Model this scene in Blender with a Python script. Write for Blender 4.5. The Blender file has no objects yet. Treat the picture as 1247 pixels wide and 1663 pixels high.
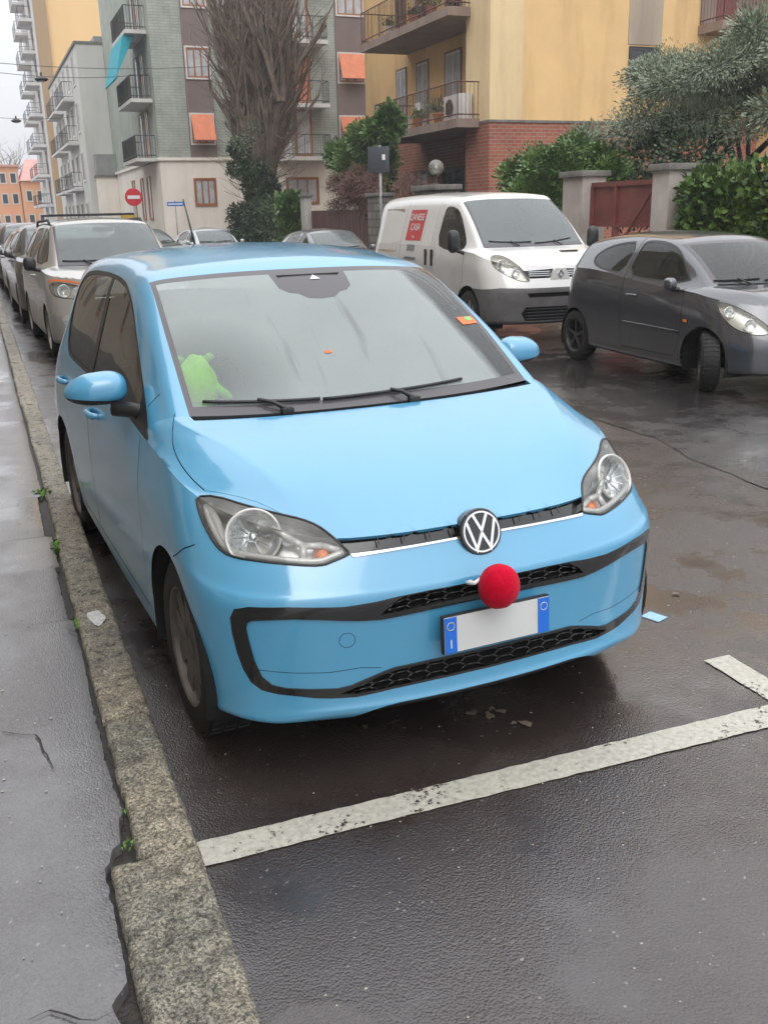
import bpy, bmesh, math, random
import numpy as np
from mathutils import Vector, Matrix
from mathutils.bvhtree import BVHTree
from mathutils.geometry import delaunay_2d_cdt

SC = bpy.context.scene
COL = SC.collection
rad = math.radians

# ------------------------------------------------------------------ camera
YAW, PIT, ROL = 0.38323, 0.30299, -0.02288
cam_d = bpy.data.cameras.new('camera'); cam = bpy.data.objects.new('camera', cam_d); COL.objects.link(cam)
SC.camera = cam
cam_d.sensor_fit = 'HORIZONTAL'; cam_d.sensor_width = 36.0; cam_d.lens = 36.0 * 1553.2 / 1247.0
cam_d.clip_start = 0.05; cam_d.clip_end = 1500
_f = Vector((math.sin(YAW)*math.cos(PIT), math.cos(YAW)*math.cos(PIT), -math.sin(PIT)))
_r0 = Vector((math.cos(YAW), -math.sin(YAW), 0)); _u0 = _r0.cross(_f)
_r = math.cos(ROL)*_r0 + math.sin(ROL)*_u0; _u = -math.sin(ROL)*_r0 + math.cos(ROL)*_u0
cam.matrix_world = Matrix(((_r.x, _u.x, -_f.x, -1.2747), (_r.y, _u.y, -_f.y, -2.3236), (_r.z, _u.z, -_f.z, 1.6224), (0, 0, 0, 1)))

# ------------------------------------------------------------------ sky and sun (overcast)
SUN_EL, SUN_AZ = 52, 200          # degrees; azimuth clockwise from +Y
W = bpy.data.worlds.new("World"); SC.world = W; W.use_nodes = True
wn = W.node_tree.nodes; wl = W.node_tree.links
for n in list(wn): wn.remove(n)
sky = wn.new('ShaderNodeTexSky'); sky.sky_type = 'NISHITA'; sky.sun_disc = False
sky.sun_elevation = rad(SUN_EL); sky.sun_rotation = rad(SUN_AZ); sky.air_density = 1.0; sky.dust_density = 4.0
hs = wn.new('ShaderNodeHueSaturation'); hs.inputs['Saturation'].default_value = 0.10
mixs = wn.new('ShaderNodeMix'); mixs.data_type = 'RGBA'; mixs.inputs[0].default_value = 0.80
mixs.inputs[7].default_value = (7.9, 8.05, 8.4, 1)       # even cloud layer
bg = wn.new('ShaderNodeBackground'); bg.inputs['Strength'].default_value = 0.10
wo = wn.new('ShaderNodeOutputWorld')
wl.new(sky.outputs[0], hs.inputs['Color']); wl.new(hs.outputs[0], mixs.inputs[6])
# overcast luminance: the zenith is about three times as bright as the horizon
wtc = wn.new('ShaderNodeTexCoord'); wsp = wn.new('ShaderNodeSeparateXYZ'); wl.new(wtc.outputs['Generated'], wsp.inputs[0])
wmr = wn.new('ShaderNodeMapRange'); wmr.inputs[1].default_value = 0; wmr.inputs[2].default_value = 1; wmr.inputs[3].default_value = 1.0; wmr.inputs[4].default_value = 3.1; wl.new(wsp.outputs[2], wmr.inputs[0])
wmu = wn.new('ShaderNodeVectorMath'); wmu.operation = 'SCALE'; wl.new(mixs.outputs[2], wmu.inputs[0]); wl.new(wmr.outputs[0], wmu.inputs['Scale'])
wl.new(wmu.outputs[0], bg.inputs[0]); wl.new(bg.outputs[0], wo.inputs[0])
sun_d = bpy.data.lights.new('sun', 'SUN'); sun_d.energy = 0.5; sun_d.angle = rad(40); sun_d.color = (1, .97, .93)
sun = bpy.data.objects.new('sun', sun_d); COL.objects.link(sun)
sun.rotation_euler = (rad(90-SUN_EL), 0, rad(180-SUN_AZ))
SC.view_settings.view_transform = 'Standard'; SC.view_settings.look = 'None'
SC.view_settings.gamma = 1; SC.view_settings.exposure = 0.25
SC.cycles.max_bounces = 8; SC.cycles.transparent_max_bounces = 12

# ------------------------------------------------------------------ materials
def nt(name):
    m = bpy.data.materials.new(name); m.use_nodes = True
    return m, m.node_tree.nodes, m.node_tree.links, m.node_tree.nodes['Principled BSDF']
def setp(b, **k):
    for a, v in k.items():
        a = {'rough': 'Roughness', 'metal': 'Metallic', 'spec': 'Specular IOR Level', 'coat': 'Coat Weight', 'coatr': 'Coat Roughness', 'ior': 'IOR', 'sheen': 'Sheen Weight', 'trans': 'Transmission Weight'}[a]
        b.inputs[a].default_value = v
def noise(N, L, scale, detail=4, rough=.55, src=None, vec=(1, 1, 1)):
    tc = N.new('ShaderNodeTexCoord'); mp = N.new('ShaderNodeMapping'); mp.inputs['Scale'].default_value = vec
    L.new(tc.outputs[src or 'Object'], mp.inputs[0])
    n = N.new('ShaderNodeTexNoise'); n.inputs['Scale'].default_value = scale; n.inputs['Detail'].default_value = detail; n.inputs['Roughness'].default_value = rough
    L.new(mp.outputs[0], n.inputs['Vector']); return n
def ramp(N, L, inp, stops):
    r = N.new('ShaderNodeValToRGB'); el = r.color_ramp.elements
    while len(el) < len(stops): el.new(.5)
    for e, (p, c) in zip(el, stops):
        e.position = p; e.color = (c[0], c[1], c[2], 1) if hasattr(c, '__len__') else (c, c, c, 1)
    L.new(inp, r.inputs[0]); return r
def mixc(N, L, fac, a, b, mode='MIX'):
    m = N.new('ShaderNodeMix'); m.data_type = 'RGBA'; m.blend_type = mode
    for k, v in ((0, fac), (6, a), (7, b)):
        if hasattr(v, 'links') or hasattr(v, 'is_linked'): L.new(v, m.inputs[k])
        elif hasattr(v, '__len__'): m.inputs[k].default_value = (v[0], v[1], v[2], 1)
        else: m.inputs[k].default_value = v
    return m.outputs[2]
def math_(N, L, op, a, b=None, clamp=False):
    m = N.new('ShaderNodeMath'); m.operation = op; m.use_clamp = clamp
    for k, v in ((0, a), (1, b)):
        if v is None: continue
        if hasattr(v, 'is_linked'): L.new(v, m.inputs[k])
        else: m.inputs[k].default_value = v
    return m.outputs[0]
def bump(N, L, b, h, strength=.3, dist=.01, prev=None):
    bp = N.new('ShaderNodeBump'); bp.inputs['Strength'].default_value = strength; bp.inputs['Distance'].default_value = dist
    L.new(h, bp.inputs['Height'])
    if prev is not None: L.new(prev, bp.inputs['Normal'])
    L.new(bp.outputs[0], b.inputs['Normal']); return bp.outputs[0]
def plain(name, col, rough=.6, var=.12, scale=6, bmp=0, metal=0, coat=0, spec=.5, bscale=None, sheen=0):
    m, N, L, b = nt(name); setp(b, rough=rough, metal=metal, coat=coat, spec=spec, sheen=sheen)
    n = noise(N, L, scale, 5)
    lo = [c*(1-var) for c in col]; hi = [min(1, c*(1+var)) for c in col]
    r = ramp(N, L, n.outputs[0], [(.3, lo), (.7, hi)]); L.new(r.outputs[0], b.inputs['Base Color'])
    if bmp:
        n2 = noise(N, L, bscale or scale*6, 4); bump(N, L, b, n2.outputs[0], bmp, .01)
    return m
# ------------------------------------------------------------------ objects
def tag(o, label=None, cat=None, group=None, kind=None):
    if label: o['label'] = label
    if cat: o['category'] = cat
    if group: o['group'] = group
    if kind: o['kind'] = kind
    return o
def empty(name, loc, rz=0, label=None, cat=None, group=None):
    o = bpy.data.objects.new(name, None); COL.objects.link(o); o.empty_display_size = .2
    o.location = loc; o.rotation_euler.z = rz
    return tag(o, label, cat, group)
def link_mesh(name, me, mat, parent=None):
    o = bpy.data.objects.new(name, me); COL.objects.link(o)
    if mat: me.materials.append(mat)
    if parent: o.parent = parent
    return o
def copy_tree(o, parent=None):
    c = o.copy(); COL.objects.link(c)
    if parent: c.parent = parent
    for ch in list(o.children): copy_tree(ch, c)
    return c
class MB:
    def __init__(s): s.v = []; s.f = []
    def add(s, vs, fs):
        k = len(s.v); s.v += [tuple(v) for v in vs]; s.f += [tuple(i+k for i in f) for f in fs]; return s
    def box(s, x0, y0, z0, x1, y1, z1):
        return s.add([(x0,y0,z0),(x1,y0,z0),(x1,y1,z0),(x0,y1,z0),(x0,y0,z1),(x1,y0,z1),(x1,y1,z1),(x0,y1,z1)],
                     [(0,3,2,1),(4,5,6,7),(0,1,5,4),(1,2,6,5),(2,3,7,6),(3,0,4,7)])
    def bevbox(s, x0, y0, z0, x1, y1, z1, b):
        bm = bmesh.new(); bmesh.ops.create_cube(bm, size=1)
        for v in bm.verts: v.co = Vector(((x0+x1)/2+v.co.x*(x1-x0), (y0+y1)/2+v.co.y*(y1-y0), (z0+z1)/2+v.co.z*(z1-z0)))
        bmesh.ops.bevel(bm, geom=bm.edges[:], offset=b, segments=2, affect='EDGES', profile=.6)
        bm.verts.index_update(); s.add([v.co for v in bm.verts], [[v.index for v in f.verts] for f in bm.faces]); bm.free(); return s
    def tube(s, pts, r, n=8, cap=True):
        pts = [Vector(p) for p in pts]; m = len(pts)
        rr = r if hasattr(r, '__len__') else [r]*m
        k = len(s.v); up = None
        for i, p in enumerate(pts):
            d = (pts[min(i+1, m-1)]-pts[max(i-1, 0)])
            d = d.normalized() if d.length > 1e-9 else Vector((0,0,1))
            if up is None: up = Vector((0,0,1)) if abs(d.z) < .9 else Vector((1,0,0))
            a = d.cross(up)
            if a.length < 1e-6: a = d.orthogonal()
            a.normalize(); b = a.cross(d).normalized(); up = b
            for j in range(n):
                t = 2*math.pi*j/n; q = p+(a*math.cos(t)+b*math.sin(t))*rr[i]; s.v.append((q.x, q.y, q.z))
        for i in range(m-1):
            for j in range(n): s.f.append((k+i*n+j, k+i*n+(j+1) % n, k+(i+1)*n+(j+1) % n, k+(i+1)*n+j))
        if cap: s.f.append(tuple(k+j for j in range(n))[::-1]); s.f.append(tuple(k+(m-1)*n+j for j in range(n)))
        return s
    def lathe(s, prof, c=(0,0,0), axis='z', n=32):
        # prof: (radius, height) pairs revolved about the axis through c
        k = len(s.v)
        for r, h in prof:
            for j in range(n):
                t = 2*math.pi*j/n; a, b = r*math.cos(t), r*math.sin(t)
                p = (a, b, h) if axis == 'z' else ((h, a, b) if axis == 'x' else (b, h, a))
                s.v.append((p[0]+c[0], p[1]+c[1], p[2]+c[2]))
        for i in range(len(prof)-1):
            for j in range(n): s.f.append((k+i*n+j, k+i*n+(j+1) % n, k+(i+1)*n+(j+1) % n, k+(i+1)*n+j))
        return s
    def prism(s, poly, h0, h1, plane='xy'):
        n = len(poly)
        def P(a, b, h): return {'xy': (a, b, h), 'xz': (a, h, b), 'yz': (h, a, b)}[plane]
        vs = [P(a, b, h0) for a, b in poly]+[P(a, b, h1) for a, b in poly]
        return s.add(vs, [tuple(range(n))[::-1], tuple(range(n, 2*n))]+[(i, (i+1) % n, (i+1) % n+n, i+n) for i in range(n)])
    def tf(s, mat, i0=0):
        for i in range(i0, len(s.v)): v = mat @ Vector(s.v[i]); s.v[i] = (v.x, v.y, v.z)
        return s
    def build(s, name, mat, parent=None, smooth=False, angle=None, fix=True):
        me = bpy.data.meshes.new(name); me.from_pydata(s.v, [], s.f); me.validate()
        if fix:
            bm = bmesh.new(); bm.from_mesh(me); bmesh.ops.recalc_face_normals(bm, faces=bm.faces[:]); bm.to_mesh(me); bm.free()
        if smooth:
            me.polygons.foreach_set('use_smooth', [True]*len(me.polygons))
            if angle: me.set_sharp_from_angle(angle=rad(angle))
        return link_mesh(name, me, mat, parent)
def sbox(name, mat, parent, *a, bev=0):
    m = MB(); (m.bevbox(*a, bev) if bev else m.box(*a)); return m.build(name, mat, parent, smooth=bev > 0, angle=40)

# ------------------------------------------------------------------ curves
def cr(keys, x):
    """monotone-ish cubic through (x, value...) keys; x array"""
    k = np.array([q[0] for q in keys], float); v = np.array([np.atleast_1d(q[1]) if len(q) == 2 else q[1:] for q in keys], float)
    x = np.asarray(x, float); n = len(k)
    if n == 1: return np.repeat(v, len(x), 0)
    h = np.diff(k)[:, None]; d = np.diff(v, axis=0)/h
    m = np.zeros_like(v); m[0] = d[0]; m[-1] = d[-1]
    for i in range(1, n-1):
        w1 = h[i]; w2 = h[i-1]; m[i] = (w1*d[i-1]+w2*d[i])/(w1+w2)
        s = d[i-1]*d[i] <= 0; m[i][s] = 0
        lim = 3*np.minimum(abs(d[i-1]), abs(d[i])); m[i] = np.clip(m[i], -lim, lim)
    i = np.clip(np.searchsorted(k, x, side='right')-1, 0, n-2)
    H = (k[i+1]-k[i])[:, None]; t = np.clip((x-k[i])[:, None]/H, 0, 1)
    return (2*t**3-3*t**2+1)*v[i]+(t**3-2*t**2+t)*H*m[i]+(-2*t**3+3*t**2)*v[i+1]+(t**3-t**2)*H*m[i+1]

# ------------------------------------------------------------------ car shells
def grid_faces(nr, nc):
    return [(r*nc+c, r*nc+c+1, (r+1)*nc+c+1, (r+1)*nc+c) for r in range(nr-1) for c in range(nc-1)]
class Shell:
    """half of a car's skin (x >= 0): rings around the lower body, then hood, glasshouse and roof"""
    def __init__(s, sp):
        s.sp = sp; res = sp.get('res', 1.0)
        nf, ns, nr = int(44*res), int(90*res), int(16*res)
        q = np.concatenate([np.linspace(0, 1, nf, endpoint=False), np.linspace(1, 2, ns, endpoint=False), np.linspace(2, 3, nr+1)])
        rows = sp['rows']; K = len(rows)
        def ring(rw, q):
            Wd, yf, Df, n1, yr, Dr, n2 = rw['W'], rw['yf'], rw['Df'], rw['n'], rw['yr'], rw['Dr'], rw['nr']
            qa = np.clip(q, 0, 1); a = qa**0.9*math.pi/2 if False else qa*math.pi/2
            x = np.where(q <= 1, Wd*np.sin(a)**(2/n1), Wd); kb = rw.get('k', 0); y = np.where(q <= 1, yf+Df*(1-np.cos(a)**(2/n1))+kb*x*x, 0)
            t = np.clip(q-1, 0, 1); y = np.where((q > 1) & (q <= 2), (yf+Df+kb*Wd*Wd)*(1-t)+(yr-Dr)*t, y)
            b = np.clip(3-q, 0, 1)*math.pi/2
            x = np.where(q > 2, Wd*np.sin(b)**(2/n2), x); y = np.where(q > 2, yr-Dr*(1-np.cos(b)**(2/n2)), y)
            z = cr(rw['z'], q)[:, 0]
            if 'dx' in rw: x = x+cr(rw['dx'], q)[:, 0]*np.minimum(1, x/.3)
            if 'dy' in rw: y = y+cr(rw['dy'], q)[:, 0]
            return np.stack([x, y, z], 1)
        s.ring = ring
        R = np.array([ring(r, q) for r in rows])             # K x nq x 3
        sub = sp.get('sub', 5)
        vk = np.arange(K, dtype=float)
        vv = np.unique(np.concatenate([np.linspace(i, i+1, sub+1) for i in range(K-1)]))
        flat = R.reshape(K, -1)
        G = cr([(k, *flat[k]) for k in range(K)], vv).reshape(len(vv), len(q), 3)
        s.G = G; s.q = q
        s.top = R[-1]
        # upper shell
        st = sp['stations']; KU = len(st); us = sp.get('usub', 9)
        tt = np.linspace(0, KU-1, int((KU-1)*us*res)+1)
        corner = sp.get('corners', [])
        segs = sorted(set([0, KU-1]+corner))
        def gi(keys):
            out = np.zeros((len(tt), len(keys[0])))
            for a, b in zip(segs[:-1], segs[1:]):
                sel = (tt >= a-1e-9) & (tt <= b+1e-9)
                out[sel] = cr([(k, *keys[k]) for k in range(a, b+1)], tt[sel])
            return out
        Cg = gi([(0, *z['C']) for z in st]); Rg = gi([z['R'] for z in st]); Sy = gi([(z['S'],) for z in st])[:, 0]
        crn = gi([(z.get('cr', .6), z.get('bu', .0), z.get('pw', 2.0)) for z in st])
        # S from the top ring by y on the side
        topc = s.top; side = np.searchsorted(q, .2)
        ti = np.argsort(topc[side:, 1], kind='stable'); ty = topc[side:][ti]
        Sg = np.stack([np.interp(Sy, ty[:, 1], ty[:, k]) for k in range(3)], 1)
        s.Sg = Sg
        nu, nw = int(30*res)+4, int(14*res)+4
        U = []
        for i in range(len(tt)):
            c, r, e = Cg[i], Rg[i], Sg[i]; pw = crn[i, 2]
            u = np.linspace(0, 1, nu)
            xs = r[0]*u; zz = c[2]+(r[2]-c[2])*u**pw; yy = c[1]+(r[1]-c[1])*u**2.0
            w = np.linspace(0, 1, nw)[1:]
            sx = r[0]+(e[0]-r[0])*w+crn[i, 1]*np.sin(w*math.pi); sy = r[1]+(e[1]-r[1])*w; sz = r[2]+(e[2]-r[2])*w+.8*crn[i, 1]*np.sin(w*math.pi)
            P = np.concatenate([np.stack([xs, yy, zz], 1), np.stack([sx, sy, sz], 1)])
            Q = P.copy(); it = int(crn[i, 0]*20*res)
            for _ in range(it):
                mid = Q[1:-1]+.5*((Q[:-2]+Q[2:])/2-Q[1:-1])
                Q[1:-1] = mid
            if it:                                             # keep the centre flat
                lo = nu//2; f = np.ones(len(Q)); f[:lo] = 0; f[lo:lo+4] = np.linspace(0, 1, 4)
                Q = P*(1-f[:, None])+Q*f[:, None]
            U.append(Q)
        U = np.array(U)
        # match front edge with the top ring
        if sp.get('match', True):
            yS = U[0, -1, 1]; k = np.argmin(abs(topc[:nf*2, 1]-yS)+1e3*(topc[:nf*2, 0] < .3))
            frac = np.linspace(0, 1, U.shape[1]); fr = topc[:k+1]
            L = np.concatenate([[0], np.cumsum(np.linalg.norm(np.diff(fr, axis=0), axis=1))]); LU = np.concatenate([[0], np.cumsum(np.linalg.norm(np.diff(U[0], axis=0), axis=1))])
            tgt = np.stack([np.interp(LU/LU[-1]*L[-1], L, fr[:, a]) for a in range(3)], 1)
            dlt = tgt-U[0]; n = sp.get('mblend', 1.2)
            for i in range(len(tt)):
                f = max(0, 1-tt[i]/n)**2
                U[i] += dlt*f
        s.U = U; s.tt = tt; s.nu = nu
        s.KU = KU
        nR, nC = G.shape[:2]; nT, nL = U.shape[:2]
        V = np.concatenate([G.reshape(-1, 3), U.reshape(-1, 3)])
        F = grid_faces(nR, nC)+[tuple(i+nR*nC for i in f[::-1]) for f in grid_faces(nT, nL)]
        s.nlow = (nR-1)*(nC-1); s.nC = nC; s.nT = nT; s.nL = nL
        me = bpy.data.meshes.new('tmp'); me.from_pydata([tuple(v) for v in V], [], F); me.validate()
        bm = bmesh.new(); bm.from_mesh(me); bpy.data.meshes.remove(me)
        s.lay = bm.faces.layers.int.new('part'); s.reg = bm.faces.layers.int.new('reg'); s.uc = bm.verts.layers.float.new('dummy')
        bm.faces.ensure_lookup_table()
        for i, f in enumerate(bm.faces): f[s.reg] = 0 if i < s.nlow else 1
        # windscreen / rear glass labels by grid cell
        lab = {'body': 0}; s.lab = lab
        for name, t0, t1, u0, u1 in sp.get('cells', []):
            lab.setdefault(name, len(lab))
            for i in range(s.nlow, len(bm.faces)):
                k = i-s.nlow; r, c = divmod(k, nL-1)
                tm = (tt[r]+tt[r+1])/2; um = (c+.5)/(nu-1)
                if t0 < tm < t1 and u0 < um < u1: bm.faces[i][s.lay] = lab[name]
        bmesh.ops.remove_doubles(bm, verts=bm.verts[:], dist=1e-4)
        bm.normal_update()
        s.bm = bm
        s.ref_bvh()
    def ref_bvh(s):
        bm = s.bm; bm.verts.index_update(); bm.faces.index_update()
        # orient normals outward
        co = [v.co.copy() for v in bm.verts]; fs = [[v.index for v in f.verts] for f in bm.faces]
        acc = [Vector((0, 0, 0)) for _ in co]
        for f in bm.faces:
            n = f.normal; c = f.calc_center_median(); out = c-Vector((0, 1.9, .55)); out.y *= .35
            if f[s.reg] == 0: out.z = 0
            else: out = Vector((c.x*.6, 0, .6))
            if c.y < .5 or c.y > s.sp['L']-.4: out = c-Vector((0, s.sp['L']/2, .5))
            if n.dot(out) < 0: f.normal_flip(); n = f.normal
            a = f.calc_area()
            for v in f.verts: acc[v.index] += n*a
        s.vn = []
        for c, n in zip(co, acc):
            n = n.copy()
            if c.x < 1e-4: n.x = 0
            s.vn.append(n.normalized() if n.length > 0 else Vector((0, 0, 1)))
        s.fs = fs; s.co = co
        s.bvh = BVHTree.FromPolygons(co, fs, all_triangles=False)
    def normal_at(s, p):
        loc, n, i, d = s.bvh.find_nearest(p)
        vs = s.fs[i]; w = [1/((s.co[k]-loc).length+1e-4)**2 for k in vs]
        # smooth weights
        out = Vector((0, 0, 0)); 
        from mathutils.interpolate import poly_3d_calc
        w = poly_3d_calc([s.co[k] for k in vs], loc)
        for k, ww in zip(vs, w): out += s.vn[k]*ww
        if p.x < 1e-4: out.x = 0
        return out.normalized() if out.length > 1e-9 else n
    def front(s, x, z, y0=-1):
        """point and normal of the skin seen from the front at (x, z)"""
        sx = 1 if x >= 0 else -1
        h = s.bvh.ray_cast(Vector((abs(x), y0, z)), Vector((0, 1, 0)))
        if h[0] is None: return None
        n = s.normal_at(h[0]); return Vector((h[0].x*sx, h[0].y, h[0].z)), Vector((n.x*sx, n.y, n.z))
    def side(s, y, z):
        h = s.bvh.ray_cast(Vector((3, y, z)), Vector((-1, 0, 0)))
        return None if h[0] is None else (h[0], s.normal_at(h[0]))
    def cut(s, poly, name, view='xz', where=None, only=None, solid=True):
        """cut the skin along a 2D polygon and label the faces inside it"""
        bm = s.bm; s.lab.setdefault(name, len(s.lab)); L = s.lab[name]
        i0, i1 = {'xz': (0, 2), 'yz': (1, 2), 'xy': (0, 1)}[view]; i2 = 3-i0-i1
        poly = [(float(a), float(b)) for a, b in poly]; n = len(poly)
        xs = [p[0] for p in poly]; zs = [p[1] for p in poly]
        bb = (min(xs)-.01, max(xs)+.01, min(zs)-.01, max(zs)+.01)
        def cand():
            out = []
            for f in bm.faces:
                if only is not None and f[s.lay] not in only: continue
                a = [v.co[i0] for v in f.verts]; b = [v.co[i1] for v in f.verts]
                if max(a) < bb[0] or min(a) > bb[1] or max(b) < bb[2] or min(b) > bb[3]: continue
                if where and not where(f.calc_center_median(), f): continue
                out.append(f)
            return out
        C = set(cand())
        for k in range(n):
            p, q = poly[k], poly[(k+1) % n]
            d = (q[0]-p[0], q[1]-p[1]); ln = math.hypot(*d)
            if ln < 1e-7: continue
            e = (min(p[0], q[0])-.004, max(p[0], q[0])+.004, min(p[1], q[1])-.004, max(p[1], q[1])+.004)
            co = [0, 0, 0]; co[i0], co[i1] = p; no = [0, 0, 0]; no[i0] = d[1]/ln; no[i1] = -d[0]/ln
            sel = []
            for f in C:
                a = [v.co[i0] for v in f.verts]; b = [v.co[i1] for v in f.verts]
                if max(a) < e[0] or min(a) > e[1] or max(b) < e[2] or min(b) > e[3]: continue
                dd = [(v.co[i0]-p[0])*no[i0]+(v.co[i1]-p[1])*no[i1] for v in f.verts]
                if min(dd) < -1e-5 and max(dd) > 1e-5: sel.append(f)
            if not sel: continue
            geom = set(sel)
            for f in sel: geom.update(f.edges); geom.update(f.verts)
            r = bmesh.ops.bisect_plane(bm, geom=list(geom), dist=1e-6, plane_co=co, plane_no=no)
            C = set(f for f in C if f.is_valid)
            for g in r['geom']:
                if isinstance(g, bmesh.types.BMFace) and g.is_valid: C.add(g)
        def inside(x, z):
            c = False
            for k in range(n):
                (x1, z1), (x2, z2) = poly[k], poly[(k+1) % n]
                if (z1 > z) != (z2 > z) and x < (x2-x1)*(z-z1)/(z2-z1)+x1: c = not c
            return c
        if only is None and not where: C = set(cand())
        for f in C:
            c = f.calc_center_median()
            if where and not where(c, f): continue
            if inside(c[i0], c[i1]): f[s.lay] = L
        return L
    def line(s, pts, w, name, view='yz', where=None, only=None):
        """thin strip (shut line) following a polyline"""
        P = [Vector(p) for p in pts]
        for a, b in zip(P[:-1], P[1:]):
            d = (b-a).normalized()*.0005; n = Vector((-d.y, d.x)).normalized()*(w/2)
            s.cut([a-d-n, b+d-n, b+d+n, a-d+n], name, view, where, only)
    def part(s, names, oname, mat, parent, mirror='join', off=0.0, depth=None, keep=None, flip=False, nrm=True, thick=0.0):
        """extract labelled faces as an object; depth sinks them and adds walls; mirror join|right|left|both"""
        names = [names] if isinstance(names, str) else names
        Ls = {s.lab[n] for n in names if n in s.lab}
        fsel = [f for f in s.bm.faces if f[s.lay] in Ls and (keep is None or keep(f.calc_center_median(), f))]
        if not fsel: print('EMPTY PART', oname); return None
        idx = {}; V = []; Fc = []; N = []
        for f in fsel:
            t = []
            for v in f.verts:
                if v not in idx:
                    idx[v] = len(V); n = s.normal_at(v.co); N.append(n); V.append(v.co+n*off)
                t.append(idx[v])
            Fc.append(t)
        ecount = {}
        for t in Fc:
            for a, b in zip(t, t[1:]+t[:1]): ecount[(a, b)] = ecount.get((a, b), 0)+1
        bound = [(a, b) for (a, b) in ecount if (b, a) not in ecount]
        n0 = len(V)
        if depth:
            # sunk surface with walls back to the skin
            k = {}; V2 = [v-n*depth for v, n in zip(V, N)]
            bv = sorted({a for e in bound for a in e})
            walls = []
            for a in bv: k[a] = n0+len(k)
            Vall = V2+[V[a] for a in bv]; Nall = N+[N[a] for a in bv]
            for a, b in bound:
                if V[a].x < 1e-4 and V[b].x < 1e-4: continue
                walls.append([a, b, k[b], k[a]][::-1])
            V = Vall; F = Fc+walls; N = Nall; nw = len(walls)
        elif thick:
            k = {}; bv = sorted({a for e in bound for a in e})
            Vb = []
            for a in bv: k[a] = n0+len(k); Vb.append(V[a]-N[a]*thick)
            walls = [[a, b, k[b], k[a]][::-1] for a, b in bound if not (V[a].x < 1e-4 and V[b].x < 1e-4)]
            V = V+Vb; N = N+[N[a] for a in bv]; F = Fc+walls; nw = len(walls)
        else: F = Fc; nw = 0
        outs = []
        def mk(vs, fs, ns, wallflag):
            me = bpy.data.meshes.new(oname); me.from_pydata([tuple(v) for v in vs], [], fs)
            me.polygons.foreach_set('use_smooth', [True]*len(me.polygons))
            if nrm:
                ln = []
                for p, w in zip(me.polygons, wallflag):
                    for vi in p.vertices: ln.append(tuple(ns[vi]) if not w else tuple(p.normal))
                me.normals_split_custom_set(ln)
            return link_mesh(oname, me, mat, parent)
        wf = [False]*len(Fc)+[True]*nw
        mv = [Vector((-v.x, v.y, v.z)) for v in V]; mn = [Vector((-n.x, n.y, n.z)) for n in N]; mf = [f[::-1] for f in F]
        if mirror == 'join':
            VV = list(V); NN = list(N); mp = []
            for i, v in enumerate(V):
                if abs(v.x) < 1e-4: mp.append(i)
                else: mp.append(len(VV)); VV.append(mv[i]); NN.append(mn[i])
            FF = [list(f) for f in F]+[[mp[i] for i in f] for f in mf]
            outs.append(mk(VV, FF, NN, wf+wf))
        else:
            if mirror in ('right', 'both'): outs.append(mk(V, F, N, wf))
            if mirror in ('left', 'both'): outs.append(mk(mv, mf, mn, wf))
        return outs[0] if len(outs) == 1 else outs
def circ(cx, cz, r, n=40, a0=0, a1=360):
    return [(cx+r*math.cos(rad(a0+(a1-a0)*i/n)), cz+r*math.sin(rad(a0+(a1-a0)*i/n))) for i in range(n)]
def smooth_poly(pts, it=2):
    """Chaikin corner cutting; a point with a third value True stays sharp"""
    P = [(p[0], p[1], len(p) > 2 and p[2]) for p in pts]
    for _ in range(it):
        Q = []; n = len(P)
        for i in range(n):
            p, q = P[i], P[(i+1) % n]
            if p[2]: Q.append(p)
            a = (p[0]*.75+q[0]*.25, p[1]*.75+q[1]*.25, False); b = (p[0]*.25+q[0]*.75, p[1]*.25+q[1]*.75, False)
            if not p[2]: Q.append(a)
            if not q[2]: Q.append(b)
        P = Q
    return [(p[0], p[1]) for p in P]
def offset_poly(poly, d):
    """move a closed polygon's outline inwards (d > 0)"""
    n = len(poly); A = sum(poly[i][0]*poly[(i+1) % n][1]-poly[(i+1) % n][0]*poly[i][1] for i in range(n))
    sg = 1 if A > 0 else -1; out = []
    for i in range(n):
        p0, p1, p2 = [Vector(poly[(i+k) % n]) for k in (-1, 0, 1)]
        a = (p1-p0).normalized(); b = (p2-p1).normalized(); n1 = Vector((-a.y, a.x))*sg; n2 = Vector((-b.y, b.x))*sg
        m = (n1+n2); m = m.normalized() if m.length > 1e-6 else n1
        k = max(.4, m.dot(n1)); q = p1+m*(d/k); out.append((q.x, q.y))
    return out
def row(zs, W, yf, Df, n, yr, Dr, nr, **k):
    d = dict(z=list(zip([0, .25, .5, .75, 1, 1.35, 2, 3][:len(zs)], zs)), W=W, yf=yf, Df=Df, n=n, yr=yr, Dr=Dr, nr=nr); d.update(k); return d
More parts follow.
